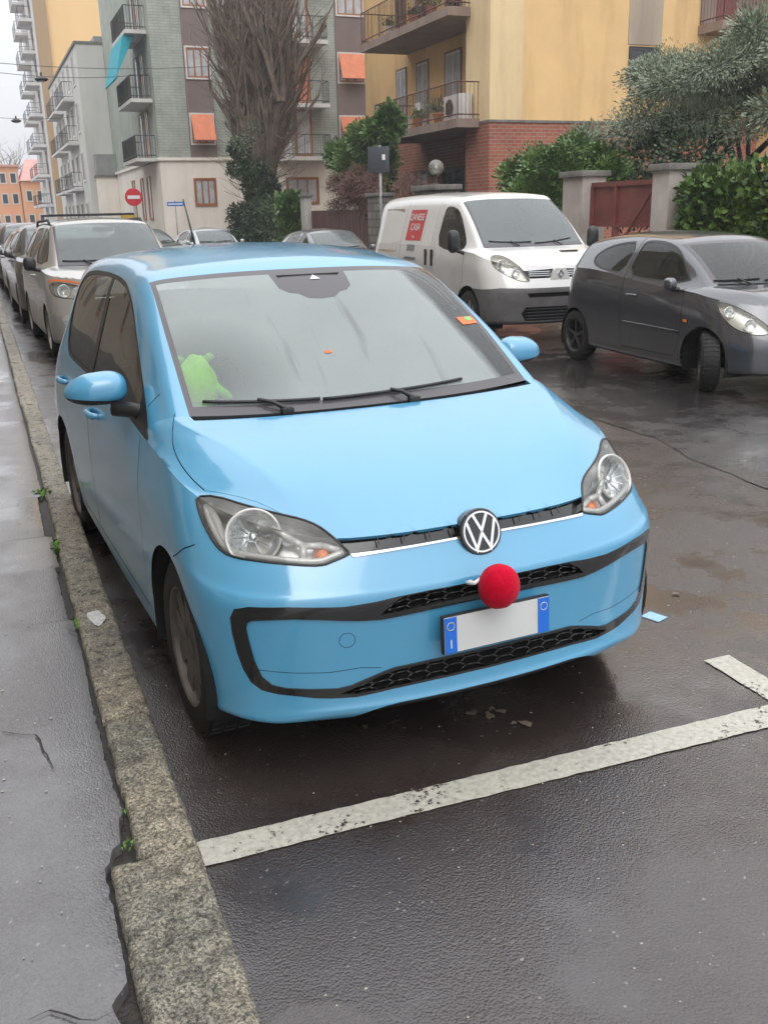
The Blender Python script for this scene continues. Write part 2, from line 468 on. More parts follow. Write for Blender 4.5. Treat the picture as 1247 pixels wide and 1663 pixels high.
#            front  .25   .5    .75   side  1.35  2    rear
HERO = dict(L=3.6, res=1.0, sub=5, rows=[
 row([.196, .196, .196, .200, .175, .175, .20, .22], .70, .14, .40, 3.4, 3.45, .35, 3, k=.12),
 row([.206, .206, .204, .206, .180, .178, .21, .24], .770, .030, .40, 3.6, 3.53, .40, 3, k=.14),
 row([.244, .244, .222, .226, .200, .198, .24, .27], .800, -.006, .40, 3.8, 3.56, .40, 3, k=.15),
 row([.275, .275, .270, .262, .250, .245, .28, .31], .808, .002, .40, 3.9, 3.575, .40, 3, k=.15),
 row([.360, .360, .355, .350, .345, .340, .37, .39], .816, .008, .40, 4.0, 3.59, .42, 3, k=.15),
 row([.460, .460, .460, .460, .460, .450, .47, .48], .8205, .006, .40, 4.0, 3.60, .44, 3, k=.15),
 row([.550, .550, .553, .563, .575, .570, .58, .58], .823, .004, .40, 4.0, 3.60, .46, 3, k=.15),
 row([.590, .592, .598, .615, .640, .650, .66, .64], .823, .008, .42, 3.9, 3.595, .48, 3, k=.15),
 row([.612, .614, .622, .648, .695, .740, .75, .72], .820, .020, .45, 3.7, 3.58, .50, 3, k=.145),
 row([.658, .660, .675, .708, .755, .830, .84, .80], .812, .050, .47, 3.4, 3.55, .52, 3, k=.13),
 row([.700, .700, .725, .770, .820, .895, .91, .87], .800, .075, .50, 3.1, 3.52, .54, 3, k=.12),
 row([.738, .735, .775, .830, .893, .950, .975, .93], .786, .096, .58, 2.7, 3.49, .56, 3, k=.07),
 ], stations=[
 dict(C=(.094, .738), R=(.45, .19, .775), S=.47, cr=.4, bu=.006),
 dict(C=(.30, .848), R=(.530, .36, .872), S=.60, cr=.03, bu=.014, pw=2.6),
 dict(C=(.52, .925), R=(.608, .56, .942), S=.78, cr=0, bu=.020, pw=3),
 dict(C=(.73, .972), R=(.690, .77, .985), S=.95, cr=.05, bu=.016, pw=3),
 dict(C=(.78, .980), R=(.700, .84, 1.000), S=1.02, cr=.15, bu=.012, pw=3),
 dict(C=(1.10, 1.215), R=(.675, 1.19, 1.212), S=1.30, cr=.28, bu=.004, pw=3),
 dict(C=(1.45, 1.420), R=(.640, 1.56, 1.388), S=1.66, cr=.60, pw=2.6),
 dict(C=(1.68, 1.475), R=(.630, 1.82, 1.425), S=1.88, cr=.80, pw=2.2),
 dict(C=(2.20, 1.506), R=(.625, 2.25, 1.450), S=2.3, cr=.9, pw=2.2),
 dict(C=(2.90, 1.480), R=(.615, 2.90, 1.425), S=2.90, cr=.9, pw=2.2),
 dict(C=(3.34, 1.410), R=(.585, 3.27, 1.360), S=3.22, cr=.9),
 dict(C=(3.45, 1.200), R=(.620, 3.36, 1.150), S=3.34, cr=.8),
 dict(C=(3.49, .930), R=(.620, 3.38, .955), S=3.40, cr=.5),
 ], corners=[4], mblend=1.3,
 cells=[('cowl', 3.22, 4, -.01, .93), ('frit', 4, 6, -.01, .95), ('screen', 4.06, 5.90, -.01, .905),
  ('rear_glass', 10.1, 10.9, -.01, .86)])
# ------------------------------------------------------------------ shared materials
M = {}
def paint(name, col, rough=.38, coat=1.0, flake=0, dirt=.25, metal=0.0, wet=.25, coatr=.04):
    m, N, L, b = nt(name); setp(b, rough=rough, coat=coat, coatr=coatr, metal=metal); b.inputs['Coat IOR'].default_value = 1.75
    n = noise(N, L, 1.6, 6, .6); n2 = noise(N, L, 40, 3)
    r = ramp(N, L, n.outputs[0], [(.35, [c*.93 for c in col]), (.7, col)])
    # road film towards the sills
    tc = N.new('ShaderNodeTexCoord'); sp = N.new('ShaderNodeSeparateXYZ'); L.new(tc.outputs['Object'], sp.inputs[0])
    hz = N.new('ShaderNodeMapRange'); hz.inputs[1].default_value = .75; hz.inputs[2].default_value = .15; L.new(sp.outputs[2], hz.inputs[0])
    ax = math_(N, L, 'ABSOLUTE', sp.outputs[0]); sd = N.new('ShaderNodeMapRange'); sd.inputs[1].default_value = .70; sd.inputs[2].default_value = .80; L.new(ax, sd.inputs[0])
    nn = noise(N, L, 3, 3, .5); k = math_(N, L, 'MULTIPLY', hz.outputs[0], sd.outputs[0]); k = math_(N, L, 'MULTIPLY', k, nn.outputs[0]); k = math_(N, L, 'MULTIPLY', k, dirt*2, True)
    L.new(mixc(N, L, k, r.outputs[0], (.13, .115, .095)), b.inputs['Base Color'])
    rr = N.new('ShaderNodeMapRange'); L.new(n2.outputs[0], rr.inputs[0]); rr.inputs[1].default_value = .3; rr.inputs[2].default_value = .75
    rr.inputs[3].default_value = coatr; rr.inputs[4].default_value = coatr+.1; L.new(math_(N, L, 'ADD', rr.outputs[0], k), b.inputs['Coat Roughness'])
    # rain beads
    v = N.new('ShaderNodeTexVoronoi'); v.inputs['Scale'].default_value = 120; L.new(tc.outputs['Object'], v.inputs['Vector'])
    d = N.new('ShaderNodeMapRange'); d.inputs[1].default_value = .32; d.inputs[2].default_value = .0; L.new(v.outputs[0], d.inputs[0])
    nz = N.new('ShaderNodeNewGeometry'); s2 = N.new('ShaderNodeSeparateXYZ'); L.new(nz.outputs['Normal'], s2.inputs[0])
    up = N.new('ShaderNodeMapRange'); up.inputs[1].default_value = .35; up.inputs[2].default_value = .95; L.new(s2.outputs[2], up.inputs[0])
    n3 = noise(N, L, 9, 3); g = N.new('ShaderNodeMapRange'); g.inputs[1].default_value = .48; g.inputs[2].default_value = .6; L.new(n3.outputs[0], g.inputs[0])
    h = math_(N, L, 'MULTIPLY', d.outputs[0], up.outputs[0]); h = math_(N, L, 'MULTIPLY', h, g.outputs[0])
    bp = N.new('ShaderNodeBump'); bp.inputs['Strength'].default_value = wet; bp.inputs['Distance'].default_value = .0016; L.new(h, bp.inputs['Height'])
    L.new(bp.outputs[0], b.inputs['Coat Normal']); L.new(bp.outputs[0], b.inputs['Normal'])
    return m
def glass(name, tint=(.75, .82, .80), haze=.0, hcol=(.5, .55, .54), fogscale=3, drops=.0, rough=.0, streaks=False, refl=1.1):
    """pane: clear with gloss; haze is the film of mist and fine drops on it"""
    m, N, L, b = nt(name); N.remove(b); out = N['Material Output']
    tr = N.new('ShaderNodeBsdfTransparent'); tr.inputs[0].default_value = (*tint, 1)
    df = N.new('ShaderNodeBsdfDiffuse'); df.inputs[0].default_value = (*hcol, 1)
    tl = N.new('ShaderNodeBsdfTranslucent'); tl.inputs[0].default_value = (*hcol, 1)
    gl = N.new('ShaderNodeBsdfGlossy'); gl.inputs['Roughness'].default_value = max(rough, .015)
    fz = N.new('ShaderNodeMixShader'); fz.inputs[0].default_value = .35; L.new(df.outputs[0], fz.inputs[1]); L.new(tl.outputs[0], fz.inputs[2])
    mx = N.new('ShaderNodeMixShader'); L.new(tr.outputs[0], mx.inputs[1]); L.new(fz.outputs[0], mx.inputs[2])
    n = noise(N, L, fogscale, 6, .6); mr = N.new('ShaderNodeMapRange'); mr.inputs[1].default_value = .3; mr.inputs[2].default_value = .7
    mr.inputs[3].default_value = haze*.88; mr.inputs[4].default_value = min(1, haze*1.08); L.new(math_(N, L, 'ADD', math_(N, L, 'MULTIPLY', n.outputs[0], .6), math_(N, L, 'MULTIPLY', noise(N, L, 240, 2).outputs[0], .4)), mr.inputs[0]); L.new(mr.outputs[0], mx.inputs[0])
    if streaks:                                                # mist thins towards the driver's side edge; runs of rain
        tc0 = N.new('ShaderNodeTexCoord'); s0 = N.new('ShaderNodeSeparateXYZ'); L.new(tc0.outputs['Object'], s0.inputs[0])
        n4 = noise(N, L, 5.5, 4, .6, vec=(1, .18, .18)); e = math_(N, L, 'ADD', s0.outputs[0], math_(N, L, 'MULTIPLY', math_(N, L, 'SUBTRACT', n4.outputs[0], .5), .10))
        e = math_(N, L, 'ADD', e, math_(N, L, 'MULTIPLY', s0.outputs[2], .32))
        q = N.new('ShaderNodeMapRange'); q.inputs[1].default_value = .90; q.inputs[2].default_value = .86; q.inputs[3].default_value = .12; L.new(e, q.inputs[0])
        n5 = noise(N, L, 11, 3, .5, vec=(1, .10, .10)); q2 = N.new('ShaderNodeMapRange'); q2.inputs[1].default_value = .60; q2.inputs[2].default_value = .70; q2.inputs[3].default_value = 1; q2.inputs[4].default_value = .72; L.new(n5.outputs[0], q2.inputs[0])
        ds = N.new('ShaderNodeVectorMath'); ds.operation = 'DISTANCE'; L.new(tc0.outputs['Object'], ds.inputs[0]); ds.inputs[1].default_value = (-.56, .99, 1.07)
        q3 = N.new('ShaderNodeMapRange'); q3.inputs[1].default_value = .04; q3.inputs[2].default_value = .34; q3.inputs[3].default_value = .38; q3.inputs[4].default_value = 1; L.new(ds.outputs['Value'], q3.inputs[0])
        L.new(math_(N, L, 'MULTIPLY', q3.outputs[0], math_(N, L, 'MULTIPLY', math_(N, L, 'MULTIPLY', mr.outputs[0], q.outputs[0]), q2.outputs[0])), mx.inputs[0])
    fr = N.new('ShaderNodeFresnel'); fr.inputs[0].default_value = 1.5; fm = N.new('ShaderNodeMixShader')
    L.new(math_(N, L, 'MULTIPLY', fr.outputs[0], refl, True), fm.inputs[0]); L.new(mx.outputs[0], fm.inputs[1]); L.new(gl.outputs[0], fm.inputs[2]); L.new(fm.outputs[0], out.inputs[0])
    if drops:
        tc = N.new('ShaderNodeTexCoord'); mp = N.new('ShaderNodeMapping'); mp.inputs['Scale'].default_value = (1, 1, 2.2); L.new(tc.outputs['Object'], mp.inputs[0])
        v = N.new('ShaderNodeTexVoronoi'); v.inputs['Scale'].default_value = 170; L.new(mp.outputs[0], v.inputs['Vector'])
        d = N.new('ShaderNodeMapRange'); d.inputs[1].default_value = .38; d.inputs[2].default_value = 0; L.new(v.outputs[0], d.inputs[0])
        bp = N.new('ShaderNodeBump'); bp.inputs['Strength'].default_value = drops; bp.inputs['Distance'].default_value = .002; L.new(d.outputs[0], bp.inputs['Height'])
        for x in (gl, df): L.new(bp.outputs[0], x.inputs['Normal'])
    return m
M['black_plastic'] = plain('black_plastic', (.018, .018, .019), .42, .25, 20, bmp=.08, bscale=300)
M['gloss_black'] = plain('gloss_black', (.012, .012, .013), .12, .1, 8, coat=.5)
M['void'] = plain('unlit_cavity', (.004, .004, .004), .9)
M['chrome'] = plain('chrome', (.75, .76, .78), .08, .03, metal=1)
M['silver'] = plain('silver_metal', (.55, .56, .57), .28, .06, metal=1)
M['reflector'] = plain('lamp_reflector', (.86, .87, .87), .20, .12, 40, bmp=.35, bscale=70, metal=.8)
M['lampgrey'] = plain('lamp_housing_grey', (.36, .355, .34), .4, .1)
M['amber'] = plain('amber_bulb', (.85, .22, .04), .2, .1)
M['rubber'] = plain('tyre_rubber', (.009, .009, .009), .7, .3, 12, bmp=.3, bscale=120)
M['rim_dark'] = plain('dark_wheel', (.055, .053, .052), .4, .25, 10, metal=.3)
M['rim'] = plain('silver_wheel', (.33, .31, .29), .38, .2, 12, metal=.55)
M['screen_dark'] = glass('clear_windscreen_glass', (.5, .54, .52), .10, (.4, .43, .40), drops=.10)
M['interior'] = plain('dark_interior', (.030, .031, .033), .8)
M['seat'] = plain('seat_fabric', (.05, .052, .056), .9, .2, 30)
M['glass'] = glass('window_glass', (.42, .46, .44), .06, (.3, .33, .31))
M['lens'] = glass('lamp_lens', (.95, .96, .96), .03, (.6, .6, .6), refl=.8)
M['screen_clear'] = glass('damp_windscreen_glass', (.62, .68, .66), .30, (.58, .66, .65), drops=.15)
M['plate'] = plain('plate_white', (.62, .63, .62), .35, .03)
M['blue'] = plain('plate_blue', (.02, .16, .66), .35, .05)
M['redsign'] = plain('sign_red', (.55, .02, .03), .45, .1)
M['white'] = plain('white_enamel', (.72, .72, .71), .4, .04)
M['galv'] = plain('galvanised_steel', (.30, .31, .32), .5, .15, metal=.3)
M['orange'] = plain('orange_plastic', (.75, .16, .03), .35)

# ------------------------------------------------------------------ car pieces
def wheel(car, x, y, z, R, w, side, rimmat, spokes=8, steer=0, style='spoke'):
    """wheel with its outer face towards side (-1 left / +1 right)"""
    e = bpy.data.objects.new('wheel', None); COL.objects.link(e); e.parent = car; e.location = (x, y, z); e.rotation_euler.z = steer; e.empty_display_size = .1
    s = side; h = w/2; r = R*.66
    prof = [(r, -h*.8), (r*1.03, -h*.97), (R*.86, -h*1.02), (R*.955, -h*.86), (R*.995, -h*.6), (R, -h*.3), (R, h*.3), (R*.995, h*.6), (R*.955, h*.86), (R*.86, h*1.02), (r*1.03, h*.97), (r, h*.8)]
    m = MB(); m.lathe(prof, (0, 0, 0), 'x', 48)
    for k in range(40):                                        # tread blocks across the crown
        a = 2*math.pi*k/40
        for hh in (-.55, 0, .55):
            i0 = len(m.v); m.box(-h*.21, -.011, -.003, h*.21, .011, .004)
            m.tf(Matrix.Rotation(a, 4, 'X') @ Matrix.Translation((hh*h, 0, R)), i0)
    m.build('tyre', M['rubber'], e, smooth=True, angle=35)
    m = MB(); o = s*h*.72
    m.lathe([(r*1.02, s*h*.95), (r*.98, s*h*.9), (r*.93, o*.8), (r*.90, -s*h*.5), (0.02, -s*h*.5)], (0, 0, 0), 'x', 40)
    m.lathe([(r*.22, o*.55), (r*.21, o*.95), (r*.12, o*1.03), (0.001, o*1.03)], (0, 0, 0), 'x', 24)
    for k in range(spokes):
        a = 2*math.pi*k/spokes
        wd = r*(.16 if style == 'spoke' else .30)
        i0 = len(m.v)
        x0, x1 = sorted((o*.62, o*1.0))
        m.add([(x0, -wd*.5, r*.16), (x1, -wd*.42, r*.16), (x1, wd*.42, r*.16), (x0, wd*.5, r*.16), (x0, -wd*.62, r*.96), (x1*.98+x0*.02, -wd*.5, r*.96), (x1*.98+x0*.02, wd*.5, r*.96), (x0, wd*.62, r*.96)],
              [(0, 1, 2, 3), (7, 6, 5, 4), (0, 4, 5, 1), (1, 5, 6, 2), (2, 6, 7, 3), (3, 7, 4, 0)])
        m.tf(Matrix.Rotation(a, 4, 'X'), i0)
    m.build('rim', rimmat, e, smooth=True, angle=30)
    return e
def seatpair(car, ys, w=.25, z=.30, top=.98, mat=None, xs=(-.36, .36)):
    for x in xs:
        m = MB(); m.bevbox(x-w, ys-.25, z, x+w, ys+.25, z+.17, .05)
        i0 = len(m.v); m.bevbox(x-w, -.07, 0, x+w, .07, top-z-.12, .05)
        m.tf(Matrix.Translation((0, ys+.27, z+.10)) @ Matrix.Rotation(rad(-16), 4, 'X'), i0)
        o = m.build('seat', mat or M['seat'], car, smooth=True, angle=50)
        m = MB(); m.bevbox(x-.13, ys+.40, top-.02, x+.13, ys+.49, top+.16, .04); m.tube([(x-.05, ys+.44, top-.1), (x-.05, ys+.44, top)], .008, 6); m.tube([(x+.05, ys+.44, top-.1), (x+.05, ys+.44, top)], .008, 6)
        m.build('headrest', mat or M['seat'], o, smooth=True, angle=50)
def steering(car, x, y, z):
    pts = [(x+.18*math.cos(t), y-.18*math.sin(t)*.38, z+.18*math.sin(t)*.92) for t in [2*math.pi*i/28 for i in range(29)]]
    m = MB(); m.tube(pts, .016, 8, cap=False); m.bevbox(x-.07, y-.035, z-.06, x+.07, y+.01, z+.05, .015); m.tube([(x-.17, y, z), (x+.17, y, z)], .014, 6); m.tube([(x, y, z), (x, y+.06, z-.17)], .014, 6)
    m.build('steering_wheel', M['black_plastic'], car, smooth=True, angle=40)
def plate_text(s, size, mat, parent, mtx, name='lettering', ext=.0006):
    cu = bpy.data.curves.new(name, 'FONT'); cu.body = s; cu.size = size; cu.extrude = ext; cu.align_x = 'CENTER'; cu.align_y = 'CENTER'
    t = bpy.data.objects.new(name, cu); COL.objects.link(t)
    dg = bpy.context.evaluated_depsgraph_get(); me = bpy.data.meshes.new_from_object(t.evaluated_get(dg)); bpy.data.objects.remove(t)
    me.transform(mtx); me.name = name
    return link_mesh(name, me, mat, parent)
# ------------------------------------------------------------------ the other vehicles
def gen_spec(L, Wd, H, zh, zb, yb, zwb, yt, zt, yr, xr, clear=.20, n=3.6, k=.12, Df=.42, bl=.56, tail=.10, zbr=None, res=.5, lean=.10, vt=3):
    g = clear; zbr = zbr or zb+.03
    z1 = bl
    rows = [row([g]*2+[g]*2+[g-.02, g-.02, g, g+.04], Wd-.12, .14, Df, n, L-.16, .35, 3, k=k),
     row([g+.015]*4+[g, g, g+.02, g+.06], Wd-.05, .035, Df, n, L-.07, .4, 3, k=k),
     row([g+.06]*4+[g+.05, g+.05, g+.07, g+.1], Wd-.015, .0, Df, n, L-.03, .4, 3, k=k),
     row([g+.18]*4+[g+.19]*2+[g+.2, g+.22], Wd-.004, .0, Df, n, L, .42, 3, k=k),
     row([z1-.08]*3+[z1-.05, z1-.03, z1, z1, z1], Wd, .0, Df+.02, n, L, .44, 3, k=k),
     row([z1]*2+[z1+.02, z1+.05, z1+.08, z1+.13, z1+.14, z1+.12], Wd, .012, Df+.04, n-.2, L-.01, .46, 3, k=k),
     row([z1+(zh-z1)*.45]*2+[z1+(zh-z1)*.5+.02, z1+(zh-z1)*.6+.05, z1+(zb-z1)*.5, z1+(zb-z1)*.66, z1+(zbr-z1)*.66, z1+(zbr-z1)*.6], Wd-.005, .012+lean*.45, Df+.08, n-.4, L-.03, .5, 3, k=k*.9),
     row([zh, zh, zh+(zb-zh)*.18, zh+(zb-zh)*.42, zh+(zb-zh)*.70, zb-.01, zbr, zbr-.03], Wd-.03, .012+lean, Df+.14, n-.8, L-.06, .52, 3, k=k*.6)]
    y0 = .012+lean; hl = yb-y0
    st = [dict(C=(y0, zh), R=(xr*.72, y0+.09, zh+.03), S=y0+.36, cr=.4),
     dict(C=(y0+hl*.45, zh+(zwb-zh)*.66), R=(xr*.86, y0+hl*.5, zh+(zwb-zh)*.66+.01), S=y0+hl*.5+.2, cr=.3, pw=3, bu=.01),
     dict(C=(yb-.05, zwb-.012), R=(xr+.06, yb+.02, zwb-.01), S=yb+.16, cr=.3, pw=3, bu=.01),
     dict(C=(yb, zwb), R=(xr+.065, yb+.07, zwb+.01), S=yb+.22, cr=.3, pw=3),
     dict(C=((yb+yt)/2-.01, (zwb+zt)/2+.02), R=(xr+.035, (yb+yt)/2+.08, (zwb+zt)/2+.02), S=(yb+yt)/2+.2, cr=.35, pw=3),
     dict(C=(yt, zt), R=(xr+.005, yt+.1, zt-.03), S=yt+.2, cr=.6, pw=2.6),
     dict(C=(yt+.22, zt+(H-zt)*.65), R=(xr-.008, yt+.32, zt+(H-zt)*.65-.045), S=yt+.42, cr=.8),
     dict(C=((yt+yr)/2+.1, H), R=(xr-.012, (yt+yr)/2+.1, H-.055), S=(yt+yr)/2+.1, cr=.85),
     dict(C=(yr, H-.05), R=(xr-.03, yr-.05, H-.10), S=yr-.1, cr=.85),
     dict(C=(yr+(L-yr)*.55*(1 if vt > 2 else .6), (H+zbr)/2+.03), R=(xr+.01, yr+(L-yr)*.35, (H+zbr)/2+.02), S=yr+(L-yr)*.3, cr=.7),
     dict(C=(L-.08, zbr-.04), R=(xr+.02, L-.2, zbr-.02), S=L-.2, cr=.5)]
    return dict(L=L, res=res, sub=4, usub=8, rows=rows, stations=st, corners=[3], mblend=1.2,
      cells=[('bonnet', -1, 2.2, -.01, .88), ('cowl', 2.2, 3, -.01, .93), ('frit', 3, 5, -.01, .95), ('screen', 3.08, 4.90, -.01, .89), ('rear_glass', 8.1, 9.1, -.01, .86)])
def make_car(F):
    sp = F['spec']; sh = Shell(sp); car = empty(F.get('name', 'parked_car'), (0, 0, 0), 0, F.get('label'), F.get('cat', 'car'), F.get('group'))
    pm = F['paint']; P = sh.part
    side = lambda c, f: c.x > .35
    front = lambda c, f: c.y < F.get('fdepth', .8)
    for nm, poly in F.get('cutf', []): sh.cut(poly, nm, 'xz', lambda c, f: c.y < F.get('fdepth', .8), only={0})
    for nm, poly in F.get('cuts', []): sh.cut(poly, nm, 'yz', side, only={0})
    lamps = F.get('lamp'); 
    if lamps: lamps = smooth_poly(lamps, 2); sh.cut(lamps, 'lamp', 'xz', front, only={0, sh.lab.get('bonnet', 0)} if F.get('lampany') else {0})
    wins = []
    for k, w in enumerate(F.get('windows', [])):
        w = smooth_poly(w, 1); wins.append(w); sh.cut(w, 'frame', 'yz', side, only={0}); sh.cut(offset_poly(w, .018), 'glass', 'yz', side, only={sh.lab['frame']})
    R = F['R']; y1, y2 = F['axles']; ra = F.get('ra', R+.045)
    for cy in (y1, y2): sh.cut(circ(cy, R, ra, 40), 'arch', 'yz', lambda c, f: c.x > .45 and f[sh.reg] == 0)
    for ln in F.get('lines', []): sh.line(ln, .007, 'gap', 'yz', lambda c, f: c.x > .45 and f[sh.lay] == 0)
    P('body', 'body', pm, car)
    P('bonnet', 'bonnet', pm, car, off=.001, thick=.01); P('cowl', 'cowl_panel', M['black_plastic'], car, off=-.01)
    P('frit', 'windscreen_edge', M['frit'], car); P('screen', 'windscreen', F.get('glass', M['screen_clear']), car)
    if 'rear_glass' in sh.lab: P('rear_glass', 'rear_window', F.get('rglass', M['rear_glass']), car)
    if F.get('lines'): P('gap', 'shut_line', M['void'], car, off=-.004, mirror='both')
    for nm, on, mt, kw in F.get('parts', []):
        if nm in sh.lab: P(nm, on, M[mt], car, **kw)
    if wins:
        P('frame', 'window_frame', M['black_plastic'], car, off=-.002, mirror='both'); P('glass', 'side_window', F.get('sglass', M['side_glass']), car, off=-.005, mirror='both')
    if lamps:
        for sx, mm in ((-1, 'left'), (1, 'right')):
            h = P('lamp', 'headlight', M['lens'], car, mirror=mm, off=.002); P('lamp', 'lamp_housing', M['lamp_back'], h, mirror=mm, depth=.05)
            for (bx, bz, br) in F.get('bowls', []):
                a = sh.front(bx, bz)
                if not a: continue
                c = Vector((a[0].x*sx, a[0].y, a[0].z)); n = Vector((a[1].x*sx*.4, a[1].y-.9, a[1].z*.4)).normalized(); T = Matrix.Translation(c-n*.012-Vector((0, -.0, 0))) @ n.to_track_quat('Z', 'Y').to_matrix().to_4x4()
                m = MB(); m.lathe([(br*1.06, 0), (br, .003), (br*.9, -.012), (br*.6, -.035), (br*.2, -.045), (.0001, -.045)], n=28); m.tf(T); m.build('reflector', M['reflector'], h, smooth=True)
            lp = []
            for x, z in offset_poly(lamps, .003):
                a = sh.front(x, z)
                if a: lp.append(Vector((a[0].x*sx, a[0].y, a[0].z))+Vector((a[1].x*sx, a[1].y, a[1].z))*.001)
            m = MB(); m.tube(lp+[lp[0]], .004, 5, cap=False); m.build('lamp_seal', M['black_plastic'], h, smooth=True)
    tw = F.get('track', sp['rows'][4]['W']-.10); rs = F.get('steer', 0)
    for sx in (-1, 1):
        for cy in (y1, y2): wheel(car, sx*tw, cy, R, R, F.get('tw', .18), sx, F.get('rim', M['rim']), F.get('spokes', 7), rs if cy == y1 else 0, F.get('style', 'spoke'))
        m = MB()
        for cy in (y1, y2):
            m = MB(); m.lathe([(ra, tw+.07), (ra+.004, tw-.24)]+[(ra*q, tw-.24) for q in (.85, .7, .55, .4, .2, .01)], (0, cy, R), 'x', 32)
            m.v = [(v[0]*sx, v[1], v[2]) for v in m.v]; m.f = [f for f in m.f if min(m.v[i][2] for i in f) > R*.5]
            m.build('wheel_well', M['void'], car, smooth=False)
    m = MB(); m.box(-tw+.26, .25, sp['rows'][0]['z'][0][1]-.0, tw-.26, sp['L']-.2, sp['rows'][0]['z'][0][1]+.04); m.build('underbody', M['void'], car)
    mx, my, mz, mw, mh = F['mirror']
    for sx in (-1, 1):
        bm_ = bmesh.new(); bmesh.ops.create_uvsphere(bm_, u_segments=24, v_segments=16, radius=1)
        for v in bm_.verts:
            x, y, z = v.co; v.co = Vector((sx*(mx+mw*math.copysign(abs(x)**.7, x)), my+(y if y < 0 else y*.5)*.075, mz+mh*math.copysign(abs(z)**.7, z)))
        if sx < 0: bmesh.ops.reverse_faces(bm_, faces=bm_.faces[:])
        me = bpy.data.meshes.new('m'); bm_.to_mesh(me); bm_.free(); me.polygons.foreach_set('use_smooth', [True]*len(me.polygons))
        o = link_mesh('door_mirror', me, F.get('mirmat', pm), car)
        m = MB(); m.tube([(sx*(mx-mw-.10), my, mz-mh*1.1), (sx*(mx-mw*.4), my, mz-mh*.75)], .024, 8); m.build('mirror_arm', M['black_plastic'], o, smooth=True)
    def onscr(x, y, h=.012):
        hh = sh.bvh.ray_cast(Vector((abs(x), y, 4)), Vector((0, 0, -1))); return Vector((x, hh[0].y, hh[0].z+h))
    yb = sp['stations'][3]['C'][0]
    for (xa, xb) in F.get('wipers', ((-.60, -.10), (-.05, .50))):
        m = MB(); pts = [onscr(xa+(xb-xa)*t, yb+.03+.10*((xa+(xb-xa)*t)/.7)**2+.02*t) for t in (0, .25, .5, .75, 1)]; m.tube(pts, .008, 5)
        p0 = onscr(xa*.5+xb*.5+.1, yb-.01); m.tube([p0, pts[2]+Vector((0, 0, .012))], .009, 5); m.build('wiper', M['black_plastic'], car, smooth=True)
    for hx in F.get('handles', []):
        for sx in (-1, 1):
            a = sh.side(*hx)
            if a is None: continue
            x = a[0].x; hy, hz = hx
            m = MB(); m.tube([(sx*(x-.004), hy-.09, hz), (sx*(x+.03), hy-.06, hz), (sx*(x+.034), hy+.05, hz), (sx*(x-.004), hy+.09, hz)], .014, 8); m.build('door_handle', F.get('handmat', pm), car, smooth=True)
    # cabin
    zf = F.get('zfloor', .3); zd = sp['stations'][3]['C'][1]
    m = MB(); m.bevbox(-.64, yb+.18, zd-.12, .64, yb+.5, zd-.01, .03); m.build('dashboard', M['dash'], car, smooth=True, angle=40)
    m = MB(); m.box(-.6, yb+.1, zf-.06, .6, sp['L']-.45, zf-.02); m.build('cabin_floor', M['interior'], car)
    ys = F.get('yseat', yb+.95); seatpair(car, ys, top=F.get('seattop', zd+.05), z=zf, mat=M['seat'])
    m = MB(); m.bevbox(-.13, sp['stations'][5]['C'][0]-.02, sp['stations'][5]['C'][1]-.11, .13, sp['stations'][5]['C'][0]+.0, sp['stations'][5]['C'][1]-.05, .012); m.build('inner_mirror', M['black_plastic'], car, smooth=True, angle=40)
    if F.get('steering', True): steering(car, .37, yb+.55, zd+.0)
    if 'plate' in F:
        z, y = F['plate']; m = MB(); m.bevbox(-.26, y-.008, z-.055, .26, y+.03, z+.055, .003); pl = m.build('number_plate', M['plate'], car, smooth=True, angle=40)
        for sx in (-1, 1):
            m = MB(); m.box(min(sx*.258, sx*.218), y-.0105, z-.053, max(sx*.258, sx*.218), y-.006, z+.053); m.build('plate_band', M['blue'], pl)
    if 'extra' in F: F['extra'](sh, car)
    return sh, car
def slats(sh, car, zs, xmax, r=.008, mat='black_plastic', name='grille_slat', d=-.0, xmin=0):
    for z in zs:
        for s_ in ((-1, 1) if xmin else (0,)):
            xs = np.linspace(xmin, xmax, 9) if xmin else np.linspace(-xmax, xmax, 15)
            pts = []
            for x in xs:
                x = x*(s_ or 1); a = sh.front(x, z)
                if a: pts.append(a[0]+a[1]*d)
            if len(pts) > 1: m = MB(); m.tube(pts, r, 6); m.build(name, M[mat], car, smooth=True)
def strip_side(sh, car, ya, yb_, z0, z1, r, mat, name, sides=(-1, 1)):
    for sx in sides:
        pts = []
        for t in np.linspace(0, 1, 10):
            a = sh.side(ya+(yb_-ya)*t, z0+(z1-z0)*t)
            if a: pts.append(Vector((sx*(a[0].x+.002), a[0].y, a[0].z)))
        m = MB(); m.tube(pts, r, 6); m.build(name, M[mat] if isinstance(mat, str) else mat, car, smooth=True)
